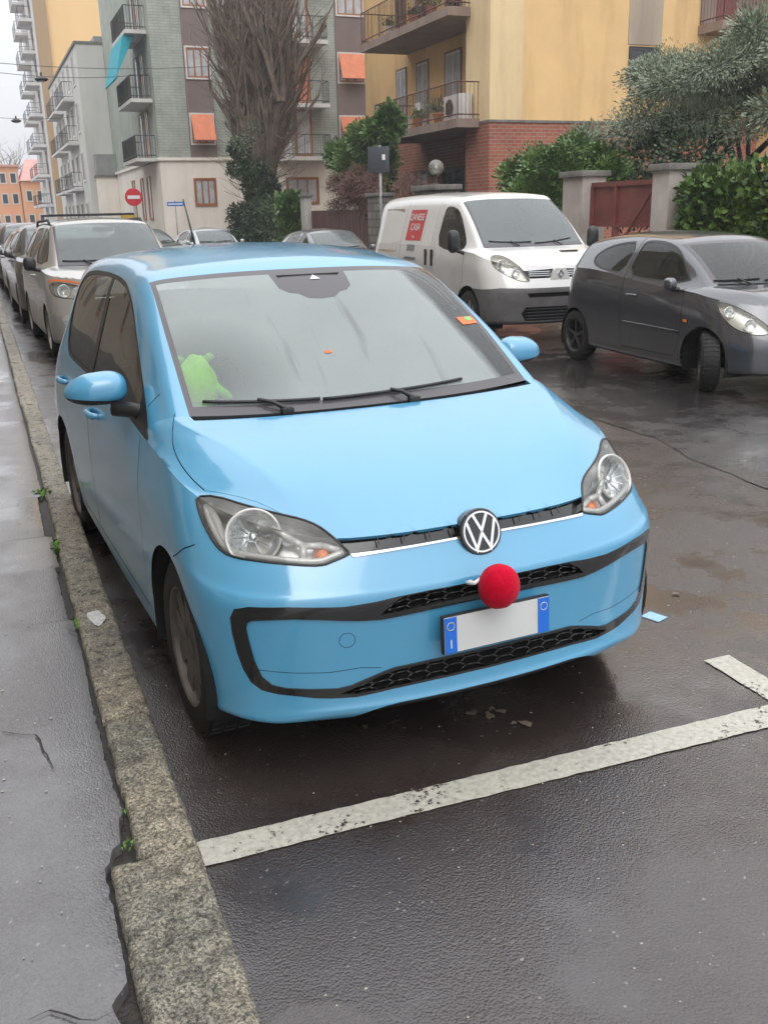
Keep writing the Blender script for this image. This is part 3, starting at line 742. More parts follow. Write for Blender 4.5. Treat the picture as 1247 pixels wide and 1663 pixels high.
# ------------------------------------------------------------------ the blue car
BLUE = paint('light_blue_paint', (.072, .335, .555), rough=.40, dirt=.10)
CARROT = Matrix.Rotation(.0528, 4, 'Z')
def build_hero():
    sh = Shell(HERO); lo = lambda c, f: f[sh.reg] == 0; hi = lambda c, f: f[sh.reg] == 1
    car = empty('parked_car', (0, 0, 0), .0528, 'light blue small hatchback at the kerb, nearest of all the cars', 'car')
    lamp = [(.752, .836), (.70, .840), (.627, .819), (.557, .801), (.500, .787), (.462, .770), (.438, .748), (.418, .724), (.398, .698), (.418, .690), (.450, .682), (.488, .672), (.556, .678), (.647, .689), (.700, .695), (.728, .705), (.745, .728), (.755, .765), (.758, .80)]
    lamp = smooth_poly(lamp, 1)
    sh.cut(lamp, 'lamp', 'xz', lambda c, f: c.y < .9)
    body0 = {sh.lab['body']}
    # black bumper trim, grilles
    outer = [(0, .584), (.20, .584), (.30, .580), (.36, .574), (.452, .570), (.52, .575), (.60, .581), (.70, .5815), (.735, .572), (.745, .545), (.743, .50), (.734, .436), (.722, .385), (.705, .345), (.68, .322), (.640, .311), (.597, .305), (.54, .294), (.497, .289), (.427, .285), (.38, .288), (.316, .293), (.20, .296), (0, .296)]
    inner = [(0, .362), (.197, .361), (.31, .358), (.345, .350), (.406, .333), (.44, .322), (.478, .317), (.562, .323), (.62, .329), (.655, .339), (.679, .364), (.695, .415), (.706, .480), (.710, .515), (.706, .533), (.694, .541), (.64, .545), (.586, .545), (.52, .538), (.454, .528), (.40, .521), (.348, .517), (.27, .520), (.158, .525), (0, .527)]
    sh.cut(outer, 'trim', 'xz', lambda c, f: c.y < .5 and f[sh.reg] == 0, only=body0)
    sh.cut(inner, 'panel', 'xz', lambda c, f: c.y < .5, only={sh.lab['trim']})
    sh.cut([(0, .5815), (.20, .5815), (.285, .578), (.325, .556), (.352, .532), (.27, .536), (.158, .541), (0, .544)], 'grille_up', 'xz', lambda c, f: c.y < .5, only={sh.lab['trim']})
    sh.cut([(0, .355), (.197, .354), (.30, .350), (.335, .345), (.385, .330), (.43, .314), (.475, .300), (.43, .294), (.316, .300), (.20, .303), (0, .303)], 'grille_low', 'xz', lambda c, f: c.y < .5, only={sh.lab['trim']})
    # slit below the bonnet
    sh.cut([(0, .699), (.10, .6985), (.256, .695), (.396, .6895), (.402, .6965), (.262, .7005), (.10, .7040), (0, .7045)], 'chrome', 'xz', lambda c, f: c.y < .5 and f[sh.reg] == 0, only=body0)
    sh.cut([(0, .7035), (.10, .7030), (.262, .6995), (.404, .6955), (.425, .730), (.42, .76), (0, .78)], 'slit', 'xz', lambda c, f: c.y < .5 and f[sh.reg] == 0, only=body0)
    sh.cut([(0, .250), (.30, .250), (.345, .246), (.385, .238), (.425, .222), (.46, .19), (0, .15)], 'chin', 'xz', lambda c, f: c.y < .6 and f[sh.reg] == 0, only=body0)
    # side openings
    win = smooth_poly([(.90, .912), (.955, .945), (1.14, 1.055), (1.33, 1.168), (1.55, 1.303), (1.68, 1.352), (1.86, 1.385), (2.09, 1.400), (2.55, 1.396), (2.82, 1.375), (2.96, 1.33), (3.02, 1.255), (2.97, 1.15), (2.86, 1.05), (2.74, .992), (2.60, .980, True), (2.04, .972), (1.338, .950), (.97, .914)], 1)
    side = lambda c, f: c.x > .4
    sh.cut(win, 'frame', 'yz', side)
    wi = offset_poly(win, .017)
    fr = {sh.lab['frame']}
    def clip(poly, a, b):
        out = []; n = len(poly)
        for i in range(n):
            p, q = poly[i], poly[(i+1) % n]; ip = a <= p[0] <= b; iq = a <= q[0] <= b
            if ip: out.append(p)
            for e in (a, b):
                if (p[0]-e)*(q[0]-e) < 0: t = (e-p[0])/(q[0]-p[0]); out.append((e, p[1]+t*(q[1]-p[1])))
        return out
    sh.cut(clip(wi, 1.13, 2.03), 'glass_f', 'yz', side, fr); sh.cut(clip(wi, 2.10, 3.1), 'glass_r', 'yz', side, fr)
    for cy in (.596, 3.003): sh.cut(circ(cy, .294, .338, 56), 'arch', 'yz', lambda c, f: c.x > .5 and f[sh.reg] == 0)
    sideb = lambda c, f: c.x > .5 and f[sh.lay] in (0,)
    dl = [(1.02, .905), (1.00, .84), (.985, .60), (1.00, .40), (1.03, .285), (2.05, .285), (2.06, .60), (2.045, .97)]
    sh.cut(dl, 'door_f', 'yz', sideb)
    rl = [(2.045, .97), (2.045, .285), (2.46, .285), (2.60, .42), (2.70, .66), (2.86, .86), (2.93, .96), (2.93, .99), (2.045, .985)]
    sh.cut(rl, 'door_r', 'yz', sideb)
    sideb = lambda c, f: c.x > .5 and f[sh.lay] in (0, sh.lab['door_f'], sh.lab['door_r'])
    sh.line(dl, .005, 'gap', 'yz', sideb)
    sh.line([(2.045, .97), (2.045, .285), (2.46, .285), (2.60, .42), (2.70, .66), (2.86, .86), (2.93, .96)], .005, 'gap', 'yz', sideb)
    sh.line([(.36, .715), (.40, .695), (.455, .660), (.50, .640)], .004, 'gap', 'yz', sideb)
    fl = [tuple(p) for p in cr([(.452, .722), (.50, .736), (.56, .746), (.62, .750), (.68, .748), (.74, .740), (.80, .722), (.86, .700)], np.linspace(.452, .86, 20))]; fl = [(p[0], y) for p, y in zip(fl, np.linspace(.452, .86, 20))]
    sh.line(fl, .0030, 'gap', 'xy', lambda c, f: c.x > .55 and c.y < .9 and c.z > .78 and f[sh.lay] == 0)
    sh.cut([(0, -.1), (.46, -.1)]+[(.46, .16), (.60, .33)]+fl[:16]+[(.66, .86), (0, .80)], 'bonnet', 'xy', lambda c, f: f[sh.reg] == 1 and c.z > .7 and c.y < .84 and f[sh.lay] == 0)
    sh.cut([(0, 1.255), (.055, 1.262), (.085, 1.29), (.12, 1.30), (.15, 1.33), (.165, 1.47), (0, 1.47)], 'sensor', 'xy', lambda c, f: c.z > 1.2, only={sh.lab['screen']})
    sh.line([(.99, 1.052), (1.035, 1.005)], .004, 'gap', 'yz', lambda c, f: c.x > .6 and f[sh.lay] == 0)
    sh.cut(circ(.448, .464, .0235, 28), 'cap_gap', 'xz', lambda c, f: c.y < .4, only={sh.lab['panel']})
    sh.cut(circ(.448, .464, .0218, 28), 'panel', 'xz', lambda c, f: c.y < .4, only={sh.lab['cap_gap']})
    sh.line([(.697, .385), (.60, .375), (.50, .368), (.41, .372), (.35, .362)], .002, 'seam_gap', 'xz', lambda c, f: c.y < .4 and f[sh.lay] == sh.lab['panel'])
    P = lambda *a, **k: sh.part(*a, **k)
    P('body', 'body', BLUE, car)
    P('bonnet', 'bonnet', BLUE, car, off=.0012, thick=.012)
    DF = P('door_f', 'door', BLUE, car, mirror='both'); DR = P('door_r', 'door', BLUE, car, mirror='both')
    P('gap', 'shut_line', M['void'], car, off=-.003, mirror='both')
    P('cap_gap', 'tow_cap_line', M['void'], car, off=-.006, mirror='left'); P('cap_gap', 'bumper_panel', BLUE, car, off=-.005, mirror='right'); P('seam_gap', 'panel_seam', M['void'], car, off=-.0055, mirror='both')
    P('panel', 'bumper_panel', BLUE, car, off=-.005)
    P('trim', 'bumper_trim', M['gloss_black'], car, off=.001, thick=.02)
    P('chin', 'front_splitter', M['black_plastic'], car, off=-.012)
    P(['grille_up'], 'grille', M['void'], car, depth=.05); P(['grille_low'], 'grille', M['void'], car, depth=.05)
    P('slit', 'grille_slot', M['gloss_black'], car, depth=.022)
    P('chrome', 'chrome_strip', M['chrome'], car, off=.004, thick=.01)
    P('cowl', 'cowl_panel', M['black_plastic'], car, off=-.012)
    P('frame', 'window_frame', M['black_plastic'], car, mirror='both', off=-.002)
    for nm, D in (('glass_f', DF), ('glass_r', DR)):
        for k, mm in enumerate(('right', 'left')): P(nm, 'side_window', M['side_glass'], D[k], mirror=mm, off=-.004)
    P('screen', 'windscreen', M['fog_screen'], car, off=0)
    P('frit', 'windscreen_edge', M['frit'], car, off=0)
    P('sensor', 'camera_shield', M['frit'], car)
    P('rear_glass', 'rear_window', M['rear_glass'], car)
    # honeycomb bars in the grilles
    def bars(m, z0f, z1f, xmax, rows_, pitch, r):
        hh = 1.0/rows_
        for k in range(-int(xmax/pitch/.75)-1, int(xmax/pitch/.75)+2):
            for j in range(-1, rows_+1):
                xo = k*.75*pitch; off = (.5*hh if k % 2 else 0)
                def pt(x, t):
                    if abs(x) > xmax: return None
                    t = min(.98, max(.02, t)); z = z0f(abs(x))*(1-t)+z1f(abs(x))*t; a = sh.front(x, z)
                    return None if a is None else a[0]-a[1]*.010
                t0 = j*hh+off; hx = pitch/2
                if t0 >= 1 or t0+hh <= 0: continue
                seq = [(xo-hx, t0+.5*hh), (xo-hx*.5, t0+hh), (xo+hx*.5, t0+hh), (xo+hx, t0+.5*hh)]
                q = [pt(*a) for a in seq]
                for a, b in zip(q[:-1], q[1:]):
                    if a is not None and b is not None and (a-b).length > .004: m.tube([a, b], r, 5)
    up0 = lambda x: np.interp(x, [0, .158, .27, .345], [.541, .538, .534, .534]); up1 = lambda x: np.interp(x, [0, .2, .285, .30, .345], [.5815, .5815, .578, .570, .540])
    m = MB(); bars(m, up0, up1, .335, 2, .078, .0026); m.build('grille_mesh', M['gloss_black'], car, smooth=True)
    lo0 = lambda x: np.interp(x, [0, .2, .316, .43, .46], [.304, .303, .300, .296, .298]); lo1 = lambda x: np.interp(x, [0, .2, .3, .385, .43, .46], [.355, .354, .349, .329, .313, .303])
    m = MB(); bars(m, lo0, lo1, .44, 2, .078, .0028); m.build('grille_mesh', M['gloss_black'], car, smooth=True)
    m = MB()
    for k in range(-5, 6):
        x = k*.078
        if abs(x) < .39:
            a = sh.front(x, .712); b = sh.front(x, .73)
            if a and b: m.tube([a[0]+Vector((0, .006, 0)), b[0]+Vector((0, .006, 0))], .0022, 5)
    m.build('grille_slat', M['black_plastic'], car)
    # head lamps
    V2 = Vector
    for sx in (-1, 1):
        h = sh.part('lamp', 'headlight', M['lens'], car, mirror='left' if sx < 0 else 'right', off=.002)
        hh = sh.part('lamp', 'lamp_housing', M['lamp_housing'], h, mirror='left' if sx < 0 else 'right', depth=.055)
        def sp(x, z, d=0):
            a = sh.front(x, z); return Vector((a[0].x*sx, a[0].y, a[0].z)), Vector((a[1].x*sx, a[1].y, a[1].z))
        # dark seal round the lens
        pts = []
        lp = offset_poly(lamp, .003)
        for x, z in lp:
            a = sh.front(x, z)
            if a: pts.append(Vector((a[0].x*sx, a[0].y, a[0].z))+Vector((a[1].x*sx, a[1].y, a[1].z))*.001)
        m = MB(); m.tube(pts+[pts[0]], .0038, 6, cap=False); m.build('lamp_seal', M['black_plastic'], h, smooth=True)
        # lower silver rim inside the lens
        lp2 = offset_poly(lamp, .016); pts = []
        n0 = int(len(lp2)*.44); 
        for x, z in lp2[n0:]:
            a = sh.front(x, z)
            if a: pts.append(Vector((a[0].x*sx, a[0].y, a[0].z))-Vector((a[1].x*sx, a[1].y, a[1].z))*.012)
        m = MB(); m.tube(pts, .0095, 8); m.build('lamp_trim', M['lamp_silver'], h, smooth=True)
        # main bowl
        c, n = sp(.642, .750); n = (n+Vector((0, -.9, .05))).normalized(); zc = c-n*.010
        q = n.to_track_quat('Z', 'Y').to_matrix().to_4x4(); T = Matrix.Translation(zc) @ q
        m = MB(); m.lathe([(.078, .002), (.075, .004), (.072, .000), (.068, -.012), (.058, -.030), (.040, -.044), (.018, -.050), (.0001, -.050)], n=40); m.tf(T)
        m.build('reflector', M['reflector'], h, smooth=True, angle=60)
        m = MB(); m.lathe([(.083, .000), (.081, .007), (.076, .007), (.073, .000)], n=40); m.tf(T); m.build('bezel', M['lamp_silver'], h, smooth=True)
        m = MB(); m.lathe([(.0001, -.018), (.012, -.018), (.016, -.026), (.014, -.048)], n=20); m.tf(T); m.build('bulb_cover', M['chrome'], h, smooth=True)
        m = MB()
        for k in range(9):                                     # facets of the reflector
            a = -math.pi*.9+k*.2*math.pi
            i0 = len(m.v); m.box(-.0015, .020, -.004, .0015, .060, .004); m.tf(T @ Matrix.Rotation(a, 4, 'Z') @ Matrix.Translation((0, 0, -.036)) @ Matrix.Rotation(.5, 4, 'X'), i0)
        m.build('reflector_rib', M['silver'], h)
        # side lamp, indicator and the forked divider
        def lens_pt(x, z, d): c, n = sp(x, z); return c-n*d
        m = MB(); c, n = sp(.553, .752); q = (n+Vector((0, -.6, 0))).normalized().to_track_quat('Z', 'Y').to_matrix().to_4x4()
        m.lathe([(.026, 0), (.022, -.012), (.010, -.022), (.0001, -.024)], n=24); m.tf(Matrix.Translation(c-n*.022) @ q); m.build('side_lamp', M['reflector'], h, smooth=True)
        m = MB(); c, n = sp(.475, .706); q = (n+Vector((0, -.6, 0))).normalized().to_track_quat('Z', 'Y').to_matrix().to_4x4()
        m.lathe([(.030, 0), (.026, -.012), (.014, -.022), (.0001, -.024)], n=24); m.tf(Matrix.Translation(c-n*.020) @ q); m.build('indicator_bowl', M['reflector'], h, smooth=True)
        bm_ = bmesh.new(); bmesh.ops.create_icosphere(bm_, subdivisions=3, radius=.019)
        me = bpy.data.meshes.new('indicator_bulb'); bm_.to_mesh(me); bm_.free(); me.transform(Matrix.Translation(c-n*.028)); me.polygons.foreach_set('use_smooth', [True]*len(me.polygons))
        link_mesh('indicator_bulb', me, M['amber'], h)
        m = MB()
        for pl in ([(.585, .776), (.548, .745), (.520, .728)], [(.520, .728), (.470, .726), (.425, .712)], [(.520, .728), (.530, .70), (.535, .684)]):
            pts = [lens_pt(x, z, .014) for x, z in pl]
            for a, b in zip(pts[:-1], pts[1:]): m.tube([a, b], .0105, 6)
        m.build('lamp_divider', M['lamp_silver'], h, smooth=True)
        pts = [lens_pt(x, z, .018) for x, z in [(.735, .82), (.725, .78), (.724, .745), (.712, .715), (.68, .70)]]
        m = MB(); m.tube(pts, .014, 8); m.build('lamp_side_trim', M['lamp_silver'], h, smooth=True)
    # badge
    a = sh.front(0, .712); nn = Vector((0, -.955, .30)).normalized(); q = nn.to_track_quat('Z', 'Y').to_matrix().to_4x4()
    T = Matrix.Translation(Vector((0, a[0].y-.012, .712))) @ q
    m = MB(); m.lathe([(.071, -.03), (.071, .004), (.068, .008), (.0001, .008)], n=56); m.tf(T); e = m.build('badge', M['gloss_black'], car, smooth=True, angle=30)
    m = MB(); m.lathe([(.0625, .008), (.0615, .0115), (.0565, .0115), (.0555, .008)], n=56); m.tf(T)
    def stroke(p, w=.0088):
        P_ = [Vector(v) for v in p]
        L_, R_ = [], []
        for i, v in enumerate(P_):
            d0 = (P_[i]-P_[i-1]).normalized() if i else (P_[1]-P_[0]).normalized(); d1 = (P_[i+1]-P_[i]).normalized() if i < len(P_)-1 else d0
            n0 = Vector((-d0.y, d0.x)); n1 = Vector((-d1.y, d1.x)); mm = (n0+n1).normalized(); k = w/2/max(.35, mm.dot(n0)); L_.append(v+mm*k); R_.append(v-mm*k)
        for i in range(len(P_)-1):
            i0 = len(m.v); m.prism([L_[i], R_[i], R_[i+1], L_[i+1]], .008, .0118); m.tf(T, i0)
    stroke([(-.0235, .0525), (0, .0035), (.0235, .0525)]); stroke([(-.0475, .0325), (-.0235, -.050), (0, -.0035), (.0235, -.050), (.0475, .0325)])
    m.build('emblem', M['chrome_bright'], e, smooth=True, angle=30)
    # number plate
    T = Matrix.Translation((0.0, -.030, .4525)) @ Matrix.Rotation(rad(-3), 4, 'X')
    m = MB(); m.bevbox(-.1835, -.006, -.0585, .1835, .012, .0585, .003); m.tf(T); pl = m.build('number_plate', M['black_plastic'], car, smooth=True, angle=40)
    m = MB(); m.box(-.180, -.0085, -.055, .180, -.004, .055); m.tf(T); pp = m.build('plate_face', M['plate'], pl)
    for sx in (-1, 1):
        m = MB(); m.box(min(sx*.1795, sx*.140), -.0105, -.0545, max(sx*.1795, sx*.140), -.006, .0545); m.tf(T); m.build('plate_band', M['blue'], pl)
        m = MB()
        pts = [(sx*.160+.012*math.cos(t), -.011, .028+.012*math.sin(t)) for t in [math.pi*2*i/20 for i in range(21)]]; m.tube(pts, .0010, 4, cap=False); m.tf(T); m.build('plate_ring', M['plate_yellow'] if sx < 0 else M['white'], pl)
    plate_text('I', .038, M['white'], pl, T @ Matrix.Translation((-.160, -.0112, -.028)) @ Matrix.Rotation(rad(90), 4, 'X'), 'country_letter')
    # mirrors
    for sx in (-1, 1):
        bm_ = bmesh.new(); bmesh.ops.create_uvsphere(bm_, u_segments=40, v_segments=28, radius=1)
        for v in bm_.verts:
            x, y, z = v.co
            t = min(1, max(0, (x+1)/2))                                        # 0 inner .. 1 outer tip
            w = .108; hgt = .074*(1-.42*t**2.4)*(1 if z > 0 else .70); dep = .085*(1-.25*t)
            fx = math.copysign(abs(x)**.72, x)
            v.co = Vector((.888+fx*w, 1.225+(y if y < 0 else y*.55)*dep+.035*t, 1.045+math.copysign(abs(z)**.74, z)*hgt-.012*t))
        def half(low):
            b2 = bm_.copy(); zc = lambda v: v.co.z-(1.008+.035*(v.co.x-.79))
            bmesh.ops.bisect_plane(b2, geom=b2.verts[:]+b2.edges[:]+b2.faces[:], plane_co=(.79, 0, 1.006), plane_no=(-.10, 0, 1), clear_inner=not low, clear_outer=low)
            bmesh.ops.holes_fill(b2, edges=[e for e in b2.edges if e.is_boundary], sides=0)
            if low:
                for v in b2.verts: v.co = Vector((.888+(v.co.x-.888)*.97, 1.225+(v.co.y-1.225)*.97, v.co.z))
            for v in b2.verts: v.co.x *= sx
            bmesh.ops.recalc_face_normals(b2, faces=b2.faces[:])
            me = bpy.data.meshes.new('x'); b2.to_mesh(me); b2.free(); me.polygons.foreach_set('use_smooth', [True]*len(me.polygons)); me.set_sharp_from_angle(angle=rad(45)); return me
        cap = link_mesh('door_mirror', half(False), BLUE, car)
        link_mesh('mirror_base', half(True), M['black_plastic'], cap)
        m = MB(); m.tube([(sx*.70, 1.10, .955), (sx*.76, 1.14, .972), (sx*.84, 1.19, .985)], [.030, .026, .030], 10); m.build('mirror_arm', M['black_plastic'], cap, smooth=True)
        m = MB(); m.prism([(.80, 1.005), (.97, 1.01), (.965, 1.075), (.82, 1.10)], 1.268, 1.272, 'xz')
        m.v = [(v[0]*sx, v[1], v[2]) for v in m.v]; m.build('mirror_glass', M['chrome'], cap)
        bm_.free()
    # door handles
    for sx in (-1, 1):
        for hy, hz in ((1.86, .845), (2.74, .862)):
            a = sh.side(hy, hz)[0]; x = a.x
            m = MB(); m.tube([(sx*(x-.004), hy-.085, hz), (sx*(x+.026), hy-.065, hz+.002), (sx*(x+.032), hy, hz+.004), (sx*(x+.026), hy+.065, hz+.002), (sx*(x-.004), hy+.085, hz)], [.012, .014, .014, .014, .012], 10)
            m.build('door_handle', BLUE, (DF if hy < 2 else DR)[0 if sx > 0 else 1], smooth=True)
    # wipers
    def onscreen(x, y, h=.012):
        hh = sh.bvh.ray_cast(Vector((abs(x), y, 2.5)), Vector((0, 0, -1))); return Vector((x, hh[0].y, hh[0].z+h))
    def yb(x): return .795+.085*(x/.7)**2
    for (xa, xb, xp, lift) in ((-.60, -.20, -.39, .006), (-.19, .38, .08, .012)):
        w_ = []; m = MB()
        for i in range(12):
            t = i/11; x = xa+(xb-xa)*t; w_.append(onscreen(x, yb(x)+.012+(lift*(t if xa > -.3 else .4)), .010))
        m.tube(w_, .006, 6); o = m.build('wiper', M['black_plastic'], car, smooth=True)
        m = MB(); c = w_[5]; p0 = onscreen(xp+.06, yb(xp)-.030, .012)
        m.tube([p0, p0*.5+c*.5+Vector((0, 0, .012)), c+Vector((0, 0, .008))], [.010, .007, .006], 8)
        m.bevbox(p0.x-.022, p0.y-.012, p0.z-.02, p0.x+.022, p0.y+.014, p0.z+.006, .005); m.build('wiper_arm', M['black_plastic'], o, smooth=True, angle=50)
    # antenna
    hh = sh.bvh.ray_cast(Vector((0.0, 3.12, 3)), Vector((0, 0, -1)))[0]
    m = MB(); m.lathe([(.022, 0), (.018, .02), (.006, .03)], (0, 3.12, hh.z-.003), n=16); m.tube([(0, 3.12, hh.z+.02), (0, 3.30, hh.z+.26)], [.006, .0035], 6)
    m.build('antenna', M['black_plastic'], car, smooth=True)
    # interior
    m = MB(); m.bevbox(-.70, 1.00, .86, .70, 1.33, .965, .04); m.bevbox(.18, 1.25, .90, .56, 1.36, 1.03, .04); m.build('dashboard', M['dash'], car, smooth=True, angle=40)
    m = MB(); m.box(-.74, 1.0, .25, .74, 3.35, .28); m.box(-.76, .95, .25, .76, 1.0, .85); m.box(-.76, 3.2, .28, .76, 3.3, .80); m.box(-.765, 1.0, .25, -.755, 3.3, .93); m.box(.755, 1.0, .25, .765, 3.3, .93); m.build('cabin_floor', M['interior'], car)
    seatpair(car, 1.55, top=1.02, mat=M['seat']); seatpair(car, 2.45, w=.30, top=.93, mat=M['seat'])
    steering(car, .37, 1.42, .98)
    m = MB()
    m.bevbox(-.06, 1.385, 1.325, .06, 1.40, 1.375, .012); m.prism([(-.13, 1.40), (.13, 1.40), (.10, 1.345), (.05, 1.325), (-.05, 1.325), (-.10, 1.345)], 1.40, 1.415, 'xz'); m.build('inner_mirror', M['black_plastic'], car, smooth=True, angle=40)
    p = sh.bvh.ray_cast(Vector((.015, 1.38, 3)), Vector((0, 0, -1))); q = sh.normal_at(p[0]).to_track_quat('Z', 'Y').to_matrix().to_4x4()
    m = MB(); m.prism([(-.022, -.012), (.022, -.012), (0, .020)], .0015, .0025); m.tf(Matrix.Translation(p[0]) @ q); m.build('camera_window', M['white'], car)
    # stickers inside the screen
    a = sh.bvh.ray_cast(Vector((.60, 1.10, 3)), Vector((0, 0, -1)))
    for k, (cx, cy_, w, h, mt) in enumerate(((.575, 1.145, .040, .024, 'orange'), (-.09, 1.0, .012, .007, 'orange'), (.585, 1.155, .014, .012, 'stk_green'))):
        p = sh.bvh.ray_cast(Vector((abs(cx), cy_, 3)), Vector((0, 0, -1))); n = sh.normal_at(p[0])
        n = Vector((math.copysign(n.x, cx) if cx < 0 else n.x, n.y, n.z)); q = n.to_track_quat('Z', 'Y').to_matrix().to_4x4()
        m = MB(); m.box(-w, -h, -.0006, w, h, .0006); m.tf(Matrix.Translation(Vector((cx, p[0].y, p[0].z))+n*(.0022 if k < 2 else .0038)) @ q); m.build('sticker', M[mt], car)
    # wheels, wells, underside
    for sx in (-1, 1):
        for cy, in ((.596,), (3.003,)):
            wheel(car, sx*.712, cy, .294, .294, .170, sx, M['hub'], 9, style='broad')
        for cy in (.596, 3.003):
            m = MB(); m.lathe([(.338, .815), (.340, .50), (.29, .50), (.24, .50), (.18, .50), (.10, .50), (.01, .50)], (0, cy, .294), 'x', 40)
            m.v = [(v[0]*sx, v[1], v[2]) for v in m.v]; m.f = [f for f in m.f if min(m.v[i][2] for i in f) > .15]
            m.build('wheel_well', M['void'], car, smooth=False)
    m = MB(); m.box(-.49, .25, .20, .49, 3.45, .24); m.build('underbody', M['void'], car)
    # towing a clown nose: red felt ball strapped over the upper grille
    return sh, car
# ------------------------------------------------------------------ ground
rnd = random.Random(7); rng = np.random.default_rng(7)
def asphalt_mat(name, base, dark, light, wet0=.12, wet1=.42, wetpos=.5, grain=1.0, film0=.35, spots=(), spec=.4):
    m, N, L, b = nt(name)
    a = noise(N, L, 420, 3, .7); a2 = noise(N, L, 150, 5, .75); big = noise(N, L, .55, 6, .62); mid = noise(N, L, 3.2, 5, .6)
    v = N.new('ShaderNodeTexVoronoi'); v.inputs['Scale'].default_value = 150; tc = N.new('ShaderNodeTexCoord'); L.new(tc.outputs['Object'], v.inputs['Vector'])
    r1 = ramp(N, L, a2.outputs[0], [(.30, dark), (.5, base), (.72, [c*1.35 for c in base])])
    cell = ramp(N, L, v.outputs['Color'], [(.0, dark), (.93, base), (.97, light)])
    c = mixc(N, L, .45, r1.outputs[0], cell.outputs[0])
    r2 = ramp(N, L, big.outputs[0], [(.35, [.72]*3), (.65, [1.18]*3)]); c = mixc(N, L, 1, c, r2.outputs[0], 'MULTIPLY')
    r3 = ramp(N, L, mid.outputs[0], [(.3, [.82]*3), (.7, [1.1]*3)]); c = mixc(N, L, 1, c, r3.outputs[0], 'MULTIPLY')
    L.new(c, b.inputs['Base Color'])
    mm = mixc(N, L, .45, big.outputs[0], mid.outputs[0])
    rr = N.new('ShaderNodeMapRange'); rr.inputs[1].default_value = wetpos-.10; rr.inputs[2].default_value = wetpos+.10; rr.inputs[3].default_value = wet0; rr.inputs[4].default_value = wet1; L.new(mm, rr.inputs[0])
    L.new(rr.outputs[0], b.inputs['Roughness']); setp(b, spec=spec)
    h = math_(N, L, 'ADD', math_(N, L, 'MULTIPLY', a.outputs[0], .35), math_(N, L, 'MULTIPLY', a2.outputs[0], .4)); h = math_(N, L, 'ADD', h, math_(N, L, 'MULTIPLY', v.outputs[0], -1.0))
    bs = N.new('ShaderNodeMapRange'); bs.inputs[1].default_value = wetpos-.12; bs.inputs[2].default_value = wetpos+.05; bs.inputs[3].default_value = .12*grain; bs.inputs[4].default_value = .55*grain; L.new(mm, bs.inputs[0])
    bp = N.new('ShaderNodeBump'); bp.inputs['Distance'].default_value = .006; L.new(bs.outputs[0], bp.inputs['Strength']); L.new(h, bp.inputs['Height']); L.new(bp.outputs[0], b.inputs['Normal'])
    # water film: pooled areas (given spots plus noise) lie smooth over the stones
    film = N.new('ShaderNodeMapRange'); film.inputs[1].default_value = wetpos+.10; film.inputs[2].default_value = wetpos-.12; L.new(mm, film.inputs[0]); k = film.outputs[0]; pool = None
    warp = noise(N, L, 4.5, 5, .6)
    for (px, py, pr_, soft) in spots:
        sp_ = N.new('ShaderNodeVectorMath'); sp_.operation = 'DISTANCE'; L.new(tc.outputs['Object'], sp_.inputs[0]); sp_.inputs[1].default_value = (px, py, 0)
        d = math_(N, L, 'ADD', sp_.outputs['Value'], math_(N, L, 'MULTIPLY', math_(N, L, 'SUBTRACT', warp.outputs[0], .5), pr_*1.6))
        q = N.new('ShaderNodeMapRange'); q.inputs[1].default_value = pr_+soft; q.inputs[2].default_value = pr_-soft; L.new(d, q.inputs[0]); pool = q.outputs[0] if pool is None else math_(N, L, 'MAXIMUM', pool, q.outputs[0])
    if pool is not None: k = math_(N, L, 'MAXIMUM', k, pool)
    cw = N.new('ShaderNodeMapRange'); cw.inputs[3].default_value = film0; cw.inputs[4].default_value = 1; L.new(k, cw.inputs[0]); L.new(cw.outputs[0], b.inputs['Coat Weight'])
    cr_ = N.new('ShaderNodeMapRange'); cr_.inputs[3].default_value = .24; cr_.inputs[4].default_value = .045; L.new(k, cr_.inputs[0]); L.new(cr_.outputs[0], b.inputs['Coat Roughness']); b.inputs['Coat IOR'].default_value = 1.55
    cs = N.new('ShaderNodeMapRange'); cs.inputs[3].default_value = .38*grain; cs.inputs[4].default_value = .045; L.new(k, cs.inputs[0])
    csv = cs.outputs[0] if pool is None else math_(N, L, 'MULTIPLY', cs.outputs[0], math_(N, L, 'SUBTRACT', 1.0, math_(N, L, 'MULTIPLY', pool, .9)))
    cb = N.new('ShaderNodeBump'); cb.inputs['Distance'].default_value = .005; L.new(h, cb.inputs['Height']); L.new(csv, cb.inputs['Strength']); L.new(cb.outputs[0], b.inputs['Coat Normal'])
    return m
M['road'] = asphalt_mat('wet_asphalt', (.056, .042, .038), (.015, .012, .011), (.38, .35, .31), .24, .5, .55, grain=1.25, film0=.85, spots=((-.86, -.86, .13, .012), (.98, -.50, .22, .12), (.2, -.95, .30, .15)))
M['patch'] = asphalt_mat('newer_wet_asphalt', (.056, .049, .046), (.016, .015, .015), (.22, .21, .20), .22, .45, .56, film0=.85, spots=((3.6, 2.4, .5, .3), (4.1, 5.2, .6, .3)))
M['pave'] = asphalt_mat('wet_pavement_asphalt', (.145, .137, .136), (.064, .060, .061), (.46, .44, .42), .24, .5, .52, .7, film0=.55, spots=((-1.75, 1.2, .35, .25), (-1.5, 3.3, .4, .25), (-1.65, -.35, .25, .2)))
M['pave_far'] = plain('pavement_grey', (.13, .125, .12), .5, .2, 3)
def rdist(x, y):
    return x, y
# road: one sheet to the horizon
m = MB(); m.add([(-60, -40, 0), (200, -40, 0), (200, 320, 0), (-60, 320, 0)], [(0, 1, 2, 3)]); tag(m.build('road', M['road'], None), kind='structure')
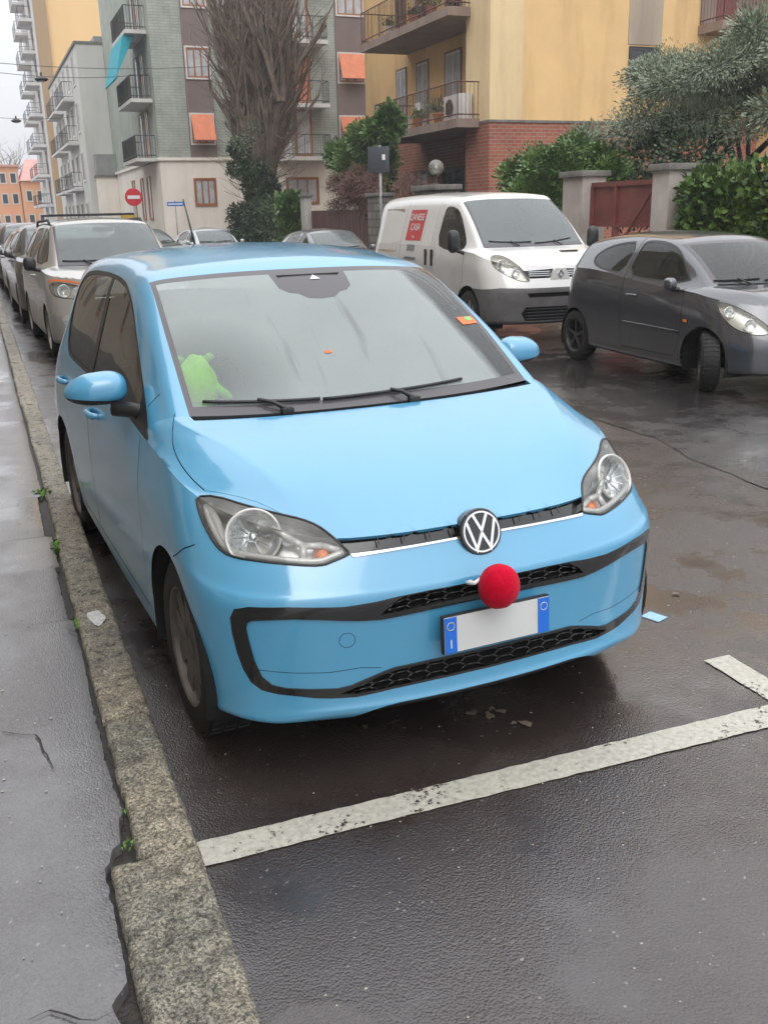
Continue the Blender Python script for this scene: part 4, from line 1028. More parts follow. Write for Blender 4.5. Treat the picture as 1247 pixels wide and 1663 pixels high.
# resurfaced strip down the middle of the road (edge seam runs past the blue car)
def jag(pts, step=.12, amp=.012, seed=1):
    r = random.Random(seed); out = []
    for (x0, y0), (x1, y1) in zip(pts[:-1], pts[1:]):
        n = max(1, int(math.hypot(x1-x0, y1-y0)/step))
        for i in range(n): t = i/n; out.append((x0+(x1-x0)*t+r.uniform(-amp, amp), y0+(y1-y0)*t+r.uniform(-amp, amp)))
    return out+[pts[-1]]
eg = jag([(2.95, -6), (2.88, 1.8), (2.98, 2.7), (3.15, 3.3), (3.05, 8), (3.0, 90)], .15, .014, 3)
seam2 = jag([(4.9, 90), (4.75, 8), (4.7, 3.8), (4.75, -6)], .2, .012, 5)
poly = eg+seam2
bm = bmesh.new(); r_ = delaunay_2d_cdt([Vector(p) for p in poly], [], [list(range(len(poly)))], 1, 1e-5)
me = bpy.data.meshes.new('road_repair'); me.from_pydata([(v.x, v.y, .004) for v in r_[0]], [], [f for f in r_[2]]); bm.free()
tag(link_mesh('road_repair', me, M['patch']), kind='structure')
# worn white bay markings
def marking_mat():
    m, N, L, b = nt('worn_white_paint'); n = noise(N, L, 55, 6, .75); n2 = noise(N, L, 5, 5, .6); n3 = noise(N, L, 2.2, 3)
    r = ramp(N, L, n.outputs[0], [(.3, (.30, .285, .24)), (.6, (.52, .50, .43))]); L.new(r.outputs[0], b.inputs['Base Color']); setp(b, rough=.38)
    k = math_(N, L, 'ADD', math_(N, L, 'MULTIPLY', n.outputs[0], .8), math_(N, L, 'MULTIPLY', n2.outputs[0], .55)); k = math_(N, L, 'ADD', k, math_(N, L, 'MULTIPLY', n3.outputs[0], .25))
    al = N.new('ShaderNodeMapRange'); al.inputs[1].default_value = .675; al.inputs[2].default_value = .70; L.new(k, al.inputs[0]); L.new(al.outputs[0], b.inputs['Alpha'])
    bump(N, L, b, n.outputs[0], .3, .003); return m
M['mark'] = marking_mat()
def ribbon(name, P, Q, z, mat, **k):
    m = MB(); n = len(P); m.add([(x, y, z) for x, y in P]+[(x, y, z) for x, y in Q], [(i, i+1, n+i+1, n+i) for i in range(n-1)]); return tag(m.build(name, mat, None), **k)
a = jag([(-.945, -.185), (-.455, -.195), (.90, -.240), (3.0, -.31)], .03, .0022, 8); b_ = jag([(-.945, -.075), (-.44, -.090), (.98, -.125), (3.0, -.19)], .03, .0022, 9)
n_ = min(len(a), len(b_)); ribbon('road_marking', a[:n_], b_[:n_], .0045, M['mark'], kind='structure')
ribbon('road_marking', jag([(1.028, .232), (1.022, -.105)], .03, .002, 4), jag([(1.142, .228), (1.132, -.105)], .03, .002, 6), .0045, M['mark'], kind='structure')
# puddle by the kerb
M['puddle'] = nt('puddle_water')[0]; _b = M['puddle'].node_tree.nodes['Principled BSDF']; _b.inputs['Base Color'].default_value = (.03, .028, .028, 1); setp(_b, rough=.015, spec=.7)
def blob(name, cx, cy, rx, ry, z, mat, seed, n=60, **k):
    r = random.Random(seed); ph = [r.uniform(0, 6.28) for _ in range(6)]; P = []
    for i in range(n):
        t = 2*math.pi*i/n; q = 1+sum(.22/(j+1)*math.sin((j+1)*t+ph[j]) for j in range(6)); P.append((cx+rx*q*math.cos(t), cy+ry*q*math.sin(t), z))
    m = MB(); m.add(P+[(cx, cy, z)], [(i, (i+1) % n, n) for i in range(n)]); return tag(m.build(name, mat, None), **k)

# kerb of rough granite blocks
def granite():
    m, N, L, b = nt('rough_granite'); n = noise(N, L, 120, 6, .82); n2 = noise(N, L, 20, 6, .7); n3 = noise(N, L, 2.5, 4)
    r = ramp(N, L, n.outputs[0], [(.32, (.03, .028, .024)), (.45, (.16, .157, .145)), (.56, (.56, .53, .47)), (.72, (.82, .79, .73))])
    vk = N.new('ShaderNodeTexVoronoi'); vk.inputs['Scale'].default_value = 26; tck = N.new('ShaderNodeTexCoord'); L.new(mixc(N, L, .12, tck.outputs['Object'], n2.outputs['Color']), vk.inputs['Vector'])
    r2 = ramp(N, L, n2.outputs[0], [(.34, (.48, .46, .43)), (.60, (1.15, 1.10, 1.0))]); c = mixc(N, L, 1, r.outputs[0], r2.outputs[0], 'MULTIPLY')
    r3 = ramp(N, L, n3.outputs[0], [(.35, (.72, .75, .74)), (.65, (1.05, 1.0, .93))]); c = mixc(N, L, 1, c, r3.outputs[0], 'MULTIPLY')
    L.new(c, b.inputs['Base Color'])
    rr = N.new('ShaderNodeMapRange'); rr.inputs[3].default_value = .12; rr.inputs[4].default_value = .5; L.new(n2.outputs[0], rr.inputs[0]); L.new(rr.outputs[0], b.inputs['Roughness'])
    h = math_(N, L, 'ADD', math_(N, L, 'MULTIPLY', n.outputs[0], .4), n2.outputs[0]); h = math_(N, L, 'ADD', h, math_(N, L, 'MULTIPLY', vk.outputs[0], .9)); bump(N, L, b, h, .9, .014); return m
M['granite'] = granite()
from mathutils import noise as mnoise
def kerb_block(y0, y1, x0, x1, z, seed):
    """block with chipped, hammered top and ragged long edges"""
    nx = 20; ny = max(10, int((y1-y0)/.012)) if y1 < 4 else max(6, int((y1-y0)/.2))
    ny = min(ny, 170); V = []; F = []
    for j in range(ny+1):
        t = j/ny; y = y0+(y1-y0)*t
        for i in range(nx+1):
            s = i/nx; x = x0+(x1-x0)*s
            e0 = mnoise.noise(Vector((seed, y*6, 0)))*.009+mnoise.noise(Vector((seed, y*28, 3)))*.004; e1 = mnoise.noise(Vector((seed+9, y*4, 0)))*.005+mnoise.noise(Vector((seed+9, y*30, 3)))*.0025
            xx = x+e0*(1-s)+e1*s; ed = min(s, 1-s, t*(y1-y0)/(x1-x0), (1-t)*(y1-y0)/(x1-x0))
            zz = z-.014*max(0, 1-ed*9)**2+mnoise.noise(Vector((x*26, y*20, seed)))*.0075+mnoise.noise(Vector((x*60, y*48, seed)))*.0035
            yy = y+mnoise.noise(Vector((x*14, seed, t*3)))*.006*(1 if j in (0, ny) else 0)
            V.append((xx, yy, zz))
    top = len(V)
    F += [(j*(nx+1)+i, j*(nx+1)+i+1, (j+1)*(nx+1)+i+1, (j+1)*(nx+1)+i) for j in range(ny) for i in range(nx)]
    ring = [i for i in range(nx+1)]+[j*(nx+1)+nx for j in range(1, ny+1)]+[ny*(nx+1)+i for i in range(nx-1, -1, -1)]+[j*(nx+1) for j in range(ny-1, 0, -1)]
    for i in ring: V.append((V[i][0], V[i][1], -.12))
    n = len(ring)
    F += [(ring[k], top+k, top+(k+1) % n, ring[(k+1) % n]) for k in range(n)]
    m = MB(); m.add(V, F); return m
ys = [-4.2, -2.3, -.185, .565, 1.70, 2.66, 3.42, 4.9, 6.6]; y = 6.6
while y < 60: y += rnd.uniform(1.2, 2.2); ys.append(y)
mk = MB()
for k, (ya, yb_) in enumerate(zip(ys[:-1], ys[1:])):
    xi = -1.172 if yb_ < 0 else -1.10+rnd.uniform(-.006, .008)
    mk_ = kerb_block(ya+.004, yb_-.004, xi, -.955+rnd.uniform(-.005, .005), .09+rnd.uniform(-.004, .004), k*3.7)
    mk.add(mk_.v, mk_.f)
tag(mk.build('kerb', M['granite'], None, smooth=True, angle=60), kind='structure')
# pavement: the asphalt breaks off raggedly along the kerb, leaving a dirt filled gap
M['dirt'] = plain('wet_dirt', (.022, .017, .014), .55, .5, 30, bmp=.6, bscale=80)
m = MB(); m.box(-1.36, -4.5, -.1, -1.04, 120, .058); tag(m.build('gutter_dirt', M['dirt'], None), kind='structure')
edge = []; y = -4.2
while y < 60:
    g = .012+.012*abs(mnoise.noise(Vector((y*2, 5, 0))))+.018*max(0, mnoise.noise(Vector((y*.9, 1, 0))))
    if y < 5: g += .007*mnoise.noise(Vector((y*30, 5, 0)))
    base = -1.172 if y < -.19 else -1.10
    if -.60 < y < -.44: g += .0
    if y < -.60 and y > -.74: g += .035*math.sin((y+.74)/.14*math.pi)
    if -.19 <= y < .0: g = .026+(0-y)*.25*(1 if y < -.12 else .4)
    if 1.45 < y < 2.1: g += .022
    if 2.6 < y < 3.4: g += .028
    edge.append((base-g, y)); y += .018 if y < 4 else .4
V = []; F = []
for k, (x, y) in enumerate(edge):
    V += [(x, y, .088), (x-.035, y, .0955), (-1.6, y, .101), (-5.0, y, .115), (x+.004, y, .03)]
for k in range(len(edge)-1):
    a = k*5; b_ = a+5
    for i in range(3): F.append((a+i, b_+i, b_+i+1, a+i+1))
    F.append((a+4, b_+4, b_, a))
m = MB(); m.add(V, F); tag(m.build('pavement', M['pave'], None, smooth=True, angle=40), kind='structure')
# hairline cracks in the pavement
def crack(P, w, seed):
    q = jag(P, .03, .006, seed); n = len(q); m = MB()
    m.add([(x-w*(.3+.7*math.sin(math.pi*i/(n-1))), y, .1035) for i, (x, y) in enumerate(q)]+[(x+w*(.3+.7*math.sin(math.pi*i/(n-1))), y, .1035) for i, (x, y) in enumerate(q)], [(i, i+1, n+i+1, n+i) for i in range(n-1)])
    tag(m.build('pavement_crack', M['dirt'], None), kind='structure')
crack([(-1.52, .60), (-1.40, .585), (-1.31, .52), (-1.285, .42), (-1.27, .30)], .003, 2)
crack([(-1.50, -.66), (-1.35, -.63), (-1.26, -.70), (-1.20, -.68)], .004, 3)
crack([(-1.6, 1.9), (-1.42, 1.8), (-1.2, 1.86)], .003, 5)
# right-hand kerb and pavement, the side street
m = MB(); m.box(7.15, -10, -.1, 7.30, 40.5, .12); tag(m.build('kerb', M['granite'], None), kind='structure')
m = MB(); m.box(7.30, -10, -.1, 9.1, 40.5, .115); tag(m.build('pavement', M['pave_far'], None), kind='structure')
m = MB(); m.box(6.9, 45.2, -.1, 60, 46.1, .12); m.box(6.1, 45.2, -.1, 7.3, 160, .12); tag(m.build('pavement', M['pave_far'], None), kind='structure')
m = MB(); m.box(9.1, -10, -.1, 40, 40.5, .10); tag(m.build('garden_soil', plain('garden_soil', (.05, .04, .03), .9, .3), None), kind='structure')
# litter
M['leaf_dead'] = plain('dead_leaf', (.16, .13, .10), .5, .3, 30); M['paper_blue'] = plain('blue_paper', (.30, .50, .78), .5, .1, 60); M['pebble'] = plain('pale_chip', (.42, .40, .36), .6, .15)
for k, (x, y, s) in enumerate([(.06, .235, 1), (.105, .195, 1.1), (.155, .205, .9), (.135, .235, .7), (.19, .10, 1.1), (.155, .12, .6), (-.30, .30, .6), (1.35, .80, .8)]):
    m = MB(); n = 9; V = []
    for i in range(n): t = 2*math.pi*i/n; rr = s*.017*(1+.25*math.sin(3*t+k)); V.append((rr*1.3*math.cos(t), rr*.8*math.sin(t), .003+.004*math.sin(2*t+k)**2))
    m.add(V+[(0, 0, .002)], [(i, (i+1) % n, n) for i in range(n)]); m.tf(Matrix.Rotation(k*1.3, 4, 'Z')); o = m.build('fallen_leaf', M['leaf_dead'], None, smooth=True); o.location = (x, y, .003)
    tag(o, 'small brown dead leaf lying on the wet asphalt in front of the blue car', 'leaf', 'dead leaves on the asphalt')
m = MB(); m.box(-.034, -.042, 0, .034, .042, .0012); o = m.build('paper_scrap', M['paper_blue'], None); o.location = (1.115, .64, .002); o.rotation_euler = (0, 0, .35); tag(o, 'pale blue scrap of paper on the asphalt right of the blue car', 'litter')
V = []; F = []; mc = MB()
for k in range(620):
    x = rnd.uniform(-.9, 3.2); y = rnd.uniform(-1.1, 2.5); s = rnd.uniform(.0012, .0036)*(1.3 if k % 9 == 0 else 1)
    mc.add([(x-s, y-s*.6, .0005), (x+s, y-s*.5, .0005), (x+s*.8, y+s*.7, .0005), (x-s*.6, y+s, .0005), (x, y, s*.7)], [(0, 1, 4), (1, 2, 4), (2, 3, 4), (3, 0, 4)])
for k in range(120):
    x = rnd.uniform(-1.9, -1.2); y = rnd.uniform(-1.0, 4); s = rnd.uniform(.0015, .006)
    mc.add([(x-s, y-s*.6, .100), (x+s, y-s*.5, .100), (x+s*.8, y+s*.7, .100), (x-s*.6, y+s, .100), (x, y, .1025+s*.5)], [(0, 1, 4), (1, 2, 4), (2, 3, 4), (3, 0, 4)])
tag(mc.build('grit', M['pebble'], None), kind='stuff')
# weeds in the gap by the kerb
M['weed'] = plain('weed_green', (.10, .22, .03), .5, .35, 40)
for k, (x, y, n, s) in enumerate([(-1.115, 1.44, 26, .030), (-1.112, 2.42, 34, .045), (-1.118, 3.5, 30, .05), (-1.118, -.10, 12, .018), (-1.11, .06, 9, .013), (-1.105, 1.05, 10, .015)]):
    m = MB(); r = random.Random(k)
    for i in range(n):
        a = r.uniform(0, 6.28); l = s*r.uniform(.5, 1.1); ex = r.uniform(.2, .9); dx, dy = math.cos(a), math.sin(a); bx, by = r.gauss(0, s*.4), r.gauss(0, s*.9)
        w = l*.28; p = [(bx, by, 0), (bx+dx*l*ex*.5-dy*w, by+dy*l*ex*.5+dx*w, l*.6), (bx+dx*l*ex, by+dy*l*ex, l*.75), (bx+dx*l*ex*.5+dy*w, by+dy*l*ex*.5-dx*w, l*.6)]
        m.add(p, [(0, 1, 2, 3)])
    o = m.build('weed_tuft', M['weed'], None, fix=False); o.location = (x, y, .066)
    tag(o, ['small bright green weed beside the white bird-dropping stain on the kerb', 'green weed tuft at the middle kerb joint', 'broad green weed tuft, farthest along the kerb gap', 'tiny dark weed at the joint of the wide kerb block', 'tiny weed just past the wide kerb block', 'tiny weed between pavement and kerb before the bright tuft'][k], 'weed', 'weeds in the gap along the kerb')
blob('kerb_stain', -1.03, 1.42, .032, .075, .0965, plain('white_stain', (.55, .54, .52), .5, .3, 80), 11, 40, kind='structure')

# ------------------------------------------------------------------ foliage
def leafmesh(centres, dirs, size, jitter, aspect=.55, seed=0, down=.0):
    """array of small bent leaves"""
    g = np.random.default_rng(seed); n = len(centres); s = size*g.uniform(1-jitter, 1+jitter, n)[:, None]
    d = dirs+g.normal(0, 1.15, (n, 3)); d[:, 2] -= down; d /= np.linalg.norm(d, axis=1)[:, None]+1e-9
    r = g.normal(0, 1, (n, 3)); a = np.cross(d, r); a /= np.linalg.norm(a, axis=1)[:, None]+1e-9; nn = np.cross(d, a)
    p0 = centres-d*s*.5; p2 = centres+d*s*.5; p1 = centres+a*s*aspect*.5+nn*s*.08; p3 = centres-a*s*aspect*.5+nn*s*.08
    V = np.stack([p0, p1, p2, p3], 1).reshape(-1, 3); F = np.arange(4*n).reshape(-1, 4)
    return V, F
def leaf_mat(name, dark, mid, lite, scale=1.2, rough=.45, yellow=None):
    m, N, L, b = nt(name); setp(b, rough=rough); n = noise(N, L, scale, 3); g = N.new('ShaderNodeObjectInfo')
    n2 = noise(N, L, scale*16, 2)
    k = math_(N, L, 'ADD', math_(N, L, 'MULTIPLY', n.outputs[0], .5), math_(N, L, 'MULTIPLY', n2.outputs[0], .5))
    st = [(.36, dark), (.5, mid), (.64, lite)]
    if yellow: st.append((.70, yellow))
    r = ramp(N, L, k, st); L.new(r.outputs[0], b.inputs['Base Color']); return m
def add_leaves(name, V, F, mat, parent):
    me = bpy.data.meshes.new(name); me.vertices.add(len(V)); me.vertices.foreach_set('co', V.astype(np.float32).ravel())
    me.loops.add(F.size); me.loops.foreach_set('vertex_index', F.astype(np.int32).ravel()); me.polygons.add(len(F)); me.polygons.foreach_set('loop_start', np.arange(0, F.size, 4, dtype=np.int32)); me.update(calc_edges=True)
    return link_mesh(name, me, mat, parent)
def clump_cloud(blobs, n, seed, shell=.55):
    """points in lumpy crowns: blobs are (x, y, z, rx, ry, rz)"""
    g = np.random.default_rng(seed); B = np.array(blobs, float); vol = B[:, 3]*B[:, 4]*B[:, 5]; idx = g.choice(len(B), n, p=vol/vol.sum())
    d = g.normal(0, 1, (n, 3)); d /= np.linalg.norm(d, axis=1)[:, None]; r = (shell+(1-shell)*g.random(n))**.7
    r = np.where(g.random(n) < .30, g.random(n)**.4, r)
    f = np.array([mnoise.noise(Vector((float(a[0])*2.3+i*3, float(a[1])*2.3, float(a[2])*2.3))) for a, i in zip(d, idx)])
    r = r*(1+.35*f)
    return B[idx, :3]+d*r[:, None]*B[idx, 3:], d
def subblobs(cx, cy, cz, rx, ry, rz, n, seed, k=.38):
    g = random.Random(seed); out = []
    for i in range(n):
        a = g.uniform(0, 6.28); u = g.uniform(-.8, 1); q = math.sqrt(max(0, 1-u*u)); f = g.uniform(.45, .85)
        s = g.uniform(.6, 1.25)*k; out.append((cx+rx*f*q*math.cos(a), cy+ry*f*q*math.sin(a), cz+rz*f*u, rx*s, ry*s, rz*s))
    return out
M['bark'] = plain('bark', (.12, .092, .070), .9, .35, 3, bmp=.6, bscale=14)
M['bark_dark'] = plain('dark_bark', (.035, .028, .022), .9, .35, 3, bmp=.6, bscale=14)
def branch(m, p, d, l, r, depth, g, bend=.25, up=.3, kids=3, spread=.5, shrink=.7):
    pts = [Vector(p)]; rr = [r]; d = Vector(d).normalized(); seg = 4
    for i in range(seg):
        d = (d+Vector((g.gauss(0, bend*.5), g.gauss(0, bend*.5), up*.15+g.gauss(0, bend*.2)))).normalized(); pts.append(pts[-1]+d*l/seg); rr.append(r*(1-.5*(i+1)/seg))
    m.tube(pts, rr, 6 if r > .03 else 4, cap=False)
    tips = [(pts[-1], d)]
    if depth > 0:
        for k in range(kids):
            i = g.randint(1, seg); dd = (d+Vector((g.gauss(0, spread), g.gauss(0, spread), g.gauss(0, spread*.5)+up))).normalized()
            tips += branch(m, pts[i], dd, l*shrink*g.uniform(.7, 1.1), rr[i]*.6, depth-1, g, bend, up, kids, spread, shrink)
    return tips
# ------------------------------------------------------------------ walls, gates and plants on the right
def plaster(name, col, var=.08, scale=.6, stain=.3, rough=.85):
    m, N, L, b = nt(name); setp(b, rough=rough)
    n = noise(N, L, scale, 5, .6); n2 = noise(N, L, 25, 4); st = noise(N, L, 1.2, 5, .6, vec=(1, 1, .18))
    r = ramp(N, L, n.outputs[0], [(.3, [c*(1-var) for c in col]), (.7, [min(1, c*(1+var)) for c in col])])
    s = ramp(N, L, st.outputs[0], [(.45, (1, 1, 1)), (.75, [1-stain*.9, 1-stain, 1-stain])]); L.new(mixc(N, L, 1, r.outputs[0], s.outputs[0], 'MULTIPLY'), b.inputs['Base Color'])
    bump(N, L, b, n2.outputs[0], .25, .02); return m
def brickmat(name, a, c, mortar, w=.25, h=.075, tile=False):
    m, N, L, b = nt(name); tc = N.new('ShaderNodeTexCoord'); sp = N.new('ShaderNodeSeparateXYZ'); L.new(tc.outputs['Object'], sp.inputs[0])
    cb = N.new('ShaderNodeCombineXYZ'); L.new(math_(N, L, 'ADD', sp.outputs[0], sp.outputs[1]), cb.inputs[0]); L.new(sp.outputs[2], cb.inputs[1])
    br = N.new('ShaderNodeTexBrick'); br.inputs['Scale'].default_value = 1; br.inputs['Brick Width'].default_value = w; br.inputs['Row Height'].default_value = h; br.inputs['Mortar Size'].default_value = h*.11
    br.inputs['Color1'].default_value = (*a, 1); br.inputs['Color2'].default_value = (*c, 1); br.inputs['Mortar'].default_value = (*mortar, 1); L.new(cb.outputs[0], br.inputs['Vector'])
    n = noise(N, L, 1.4, 5, .6); r = ramp(N, L, n.outputs[0], [(.3, [.78]*3), (.7, [1.12]*3)]); L.new(mixc(N, L, 1, br.outputs[0], r.outputs[0], 'MULTIPLY'), b.inputs['Base Color']); setp(b, rough=.8)
    bump(N, L, b, br.outputs[1], -.35, .01); return m
M['yellow'] = plaster('ochre_render', (.72, .475, .22)); M['yellow_pale'] = plaster('pale_ochre_render', (.70, .53, .30), .05); M['greige'] = plaster('grey_beige_render', (.40, .33, .25), .05)
M['brick'] = brickmat('red_brick', (.36, .11, .06), (.28, .075, .045), (.30, .22, .17), .26, .10)
M['stone'] = brickmat('rough_stone', (.20, .185, .16), (.13, .12, .105), (.09, .085, .075), .36, .21)
M['pillar'] = plaster('pillar_plaster', (.40, .355, .32), .15, 2, .5); M['cap'] = plain('cap_stone', (.16, .15, .135), .8, .3, 6)
M['rust'] = plain('red_brown_paint', (.17, .050, .042), .5, .2, 3); M['rust_dark'] = plain('dark_red_brown_paint', (.085, .03, .026), .55, .3, 4)
M['greentile'] = brickmat('grey_green_tile', (.37, .40, .35), (.33, .36, .315), (.26, .285, .25), .5, .12)
M['brownpanel'] = plaster('brown_panel', (.19, .145, .135), .06, 1, .15); M['whitestone'] = plaster('white_stone', (.80, .75, .67), .05, .8, .2)
M['woodframe'] = plain('orange_brown_wood', (.33, .125, .05), .5, .2, 4); M['whiteframe'] = plain('white_frame', (.62, .60, .57), .5, .1)
M['awning'] = plain('orange_awning', (.62, .20, .10), .7, .12, 3); M['teal'] = plain('teal_awning', (.01, .33, .42), .7, .15, 3)
M['iron'] = plain('dark_railing', (.035, .034, .036), .5); M['rustiron'] = plain('rusty_railing', (.12, .055, .04), .6)
M['curtain'] = plain('curtain_pane', (.45, .47, .50), .12, .25, 2.2); M['darkpane'] = plain('dark_pane', (.035, .04, .045), .08, .3, 1.5)
M['concrete'] = plaster('concrete', (.38, .36, .33), .1, 1.5, .35); M['slab'] = plaster('balcony_concrete', (.26, .19, .155), .12, 1.5, .4); M['slabwhite'] = plaster('white_concrete', (.60, .59, .57), .06, 1.5, .3)
M['greywall'] = plaster('pale_grey_render', (.55, .55, .52), .05, .3, .15); M['tower'] = plaster('tower_orange_render', (.78, .52, .24), .04, .1, .06); M['towerpier'] = plaster('tower_brown_pier', (.36, .24, .13), .05, .2, .1)
M['orangehouse'] = plaster('orange_render', (.76, .40, .22), .06, .2, .12); M['pinkroof'] = plain('pink_tile_roof', (.55, .30, .27), .8, .15, 1); M['corrug'] = plain('corrugated_grey', (.26, .27, .26), .6, .15, 2)
def thing(name, loc, label, cat, group=None): return empty(name, loc, 0, label, cat, group)
# gate pillars
for k, (y0, y1, lab) in enumerate([(12.98, 13.62, 'plastered gate pillar at the far side of the red-brown metal gate'), (10.58, 11.0, 'plastered gate pillar beside the yellow-green ivy hedge')]):
    t = thing('gate_pillar', (0, 0, 0), lab, 'pillar', 'plastered pillars of the red-brown gate')
    m = MB(); m.bevbox(8.85, y0, .1, 9.35, y1, 2.17, .012); m.build('shaft', M['pillar'], t, smooth=True, angle=40)
    m = MB(); m.bevbox(8.79, y0-.06, 2.17, 9.41, y1+.06, 2.27, .012); m.build('cap_stone', M['cap'], t, smooth=True, angle=40)
g = thing('driveway_gate', (0, 0, 0), 'red-brown metal driveway gate between two plastered pillars', 'gate')
m = MB(); m.box(9.07, 11.02, 1.36, 9.10, 12.20, 1.98); m.build('upper_panel', M['rust'], g); m = MB(); m.box(9.07, 12.28, 1.36, 9.10, 12.94, 1.98); m.build('upper_panel', M['rust'], g)
m = MB(); m.box(9.07, 11.02, .22, 9.10, 12.20, 1.0); m.build('lower_panel', M['rust'], g); m = MB(); m.box(9.07, 12.28, .22, 9.10, 12.94, 1.0); m.build('lower_panel', M['rust'], g)
for nm, a in (('gate_rail', (9.03, 11.0, 1.98, 9.12, 12.97, 2.06)), ('gate_rail', (9.03, 11.0, 1.0, 9.12, 12.97, 1.08)), ('gate_rail', (9.03, 11.0, 1.31, 9.12, 12.97, 1.36)), ('gate_stile', (9.02, 12.2, .2, 9.13, 12.28, 2.0)), ('gate_stile', (9.02, 11.0, .2, 9.13, 11.06, 2.0)), ('gate_stile', (9.02, 12.91, .2, 9.13, 12.97, 2.0))):
    m = MB(); m.box(*a); m.build(nm, M['rust'], g)
m = MB(); m.tube([(9.0, 11.95, 1.06), (9.0, 11.1, 1.96)], .022, 6); m.build('gate_brace', M['rust'], g)
# low garden wall under the hedge
m = MB(); m.box(8.95, 2, .1, 9.3, 10.55, .8); tag(m.build('garden_wall', M['pillar'], None), 'low plastered garden wall under the ivy hedge', 'wall')
M['hedge_leaf'] = leaf_mat('ivy_leaf', (.03, .068, .018), (.085, .145, .032), (.20, .30, .05), 1.5, .30, (.42, .50, .06))
M['green_leaf'] = leaf_mat('shrub_leaf', (.04, .08, .02), (.085, .155, .04), (.17, .27, .06), 1.2, .4)
M['olive_leaf'] = leaf_mat('olive_leaf', (.11, .14, .085), (.21, .25, .165), (.34, .39, .28), 1.0, .5)
M['dark_leaf'] = leaf_mat('dark_leaf', (.016, .032, .014), (.035, .065, .025), (.075, .12, .04), 1.0, .45)
M['red_leaf'] = leaf_mat('russet_creeper', (.07, .035, .032), (.14, .07, .055), (.22, .12, .08), 1.4, .6)
def hull(name, blobs, parent, mat, f=.62):
    m = MB()
    for (x, y, z, a, b_, c) in blobs:
        bm_ = bmesh.new(); bmesh.ops.create_icosphere(bm_, subdivisions=2, radius=1)
        vs = [(x+v.co.x*a*f, y+v.co.y*b_*f, z+v.co.z*c*f) for v in bm_.verts]; bm_.verts.index_update(); m.add(vs, [[v.index for v in q.verts] for q in bm_.faces]); bm_.free()
    return m.build(name, mat, parent, smooth=True)
def plant(name, label, cat, blobs, n, size, mat, seed, trunk=None, group=None, shell=.5, aspect=.55, down=0, jitter=.4, core=True):
    t = thing(name, (0, 0, 0), label, cat, group); P, d = clump_cloud(blobs, n, seed, shell); V, F = leafmesh(P, d, size, jitter, aspect, seed, down)
    if core:                                                   # dense inner twigs carry the crown
        P2, d2 = clump_cloud([(x, y, z, a*.72, b_*.72, c*.72) for x, y, z, a, b_, c in blobs], n//3, seed+1, .2); V2, F2 = leafmesh(P2, d2, size*1.5, .3, aspect, seed+1); F2 = F2+len(V); V = np.concatenate([V, V2]); F = np.concatenate([F, F2])
    add_leaves('crown', V, F, mat, t)
    m = MB(); g = random.Random(seed)
    for (x, y, z, r) in (trunk or []):
        for k in range(5): b_ = blobs[g.randrange(len(blobs))]; m.tube([(x, y, .1), (x+g.gauss(0, .08), y+g.gauss(0, .08), (z+.1)/2), (x+(b_[0]-x)*.4, y+(b_[1]-y)*.4, z), (b_[0], b_[1], b_[2])], [r, r*.8, r*.5, r*.15], 6, cap=False)
    if trunk: m.build('trunk', M['bark_dark'], t, smooth=True)
    return t
hb = [(9.25+.1*math.sin(y*3), y, z, .42, .55, .45) for y in np.arange(4.0, 10.5, .5) for z in (.55, 1.05, 1.5, 1.83+.07*math.sin(y*5))]
plant('hedge', 'tall glossy ivy hedge with yellow-green leaves at the right edge, behind the dark car', 'hedge', hb, 17000, .10, M['hedge_leaf'], 3, trunk=[(9.4, 6, 1.2, .05), (9.4, 9, 1.2, .05)], aspect=.85, shell=.75)
ob = subblobs(12.2, 14.4, 3.55, 1.5, 3.2, 1.15, 26, 5, .36)+subblobs(12.6, 12.2, 3.8, 1.4, 2.0, 1.2, 14, 6, .40)+[(11.6, 17.3, 2.9, .5, .8, .55), (12, 17.6, 3.2, .35, .5, .35)]
plant('olive_tree', 'large grey-green olive tree spreading over the gate in front of the yellow wall', 'tree', ob, 48000, .085, M['olive_leaf'], 8, trunk=[(12.4, 14.2, 2.4, .14), (12.3, 12.6, 2.4, .10)], aspect=.30, shell=.35, core=True)
db = subblobs(11.6, 13.6, 2.1, 1.2, 2.8, 1.2, 18, 9, .42)
plant('shrub', 'dark shrubs filling the garden below the olive tree behind the gate', 'shrub', db, 7000, .10, M['dark_leaf'], 12, trunk=[(11.6, 13.6, 1.5, .06)])
sb = subblobs(10.3, 15.7, 2.15, .95, 2.3, 1.15, 24, 14, .42)
plant('shrub', 'rounded mid-green shrub left of the gate pillar, against the brick base', 'shrub', sb, 19000, .085, M['green_leaf'], 15, trunk=[(10.3, 15.2, 1.2, .06), (10.3, 16.4, 1.2, .05)], aspect=.6)
# stone pillar with globe lamp
t = thing('stone_pillar', (0, 0, 0), 'rough stone gate pillar carrying the globe lamp', 'pillar', 'rough stone pillars of the creeper gate')
m = MB(); m.bevbox(8.85, 19.1, .1, 9.45, 20.3, 2.12, .02); m.build('shaft', M['stone'], t, smooth=True, angle=40); m = MB(); m.bevbox(8.78, 19.02, 2.12, 9.52, 20.38, 2.24, .02); m.build('cap_stone', M['cap'], t, smooth=True, angle=40)
t = thing('stone_pillar', (0, 0, 0), 'narrow stone gate pillar beside the road sign seen from behind', 'pillar', 'rough stone pillars of the creeper gate')
m = MB(); m.bevbox(8.85, 22.7, .1, 9.3, 23.5, 2.06, .02); m.build('shaft', M['stone'], t, smooth=True, angle=40); m = MB(); m.bevbox(8.8, 22.64, 2.06, 9.35, 23.56, 2.15, .02); m.build('cap_stone', M['cap'], t, smooth=True, angle=40)
t = thing('globe_lamp', (9.15, 19.7, 2.24), 'glass globe lamp on the stone pillar behind the white van', 'lamp')
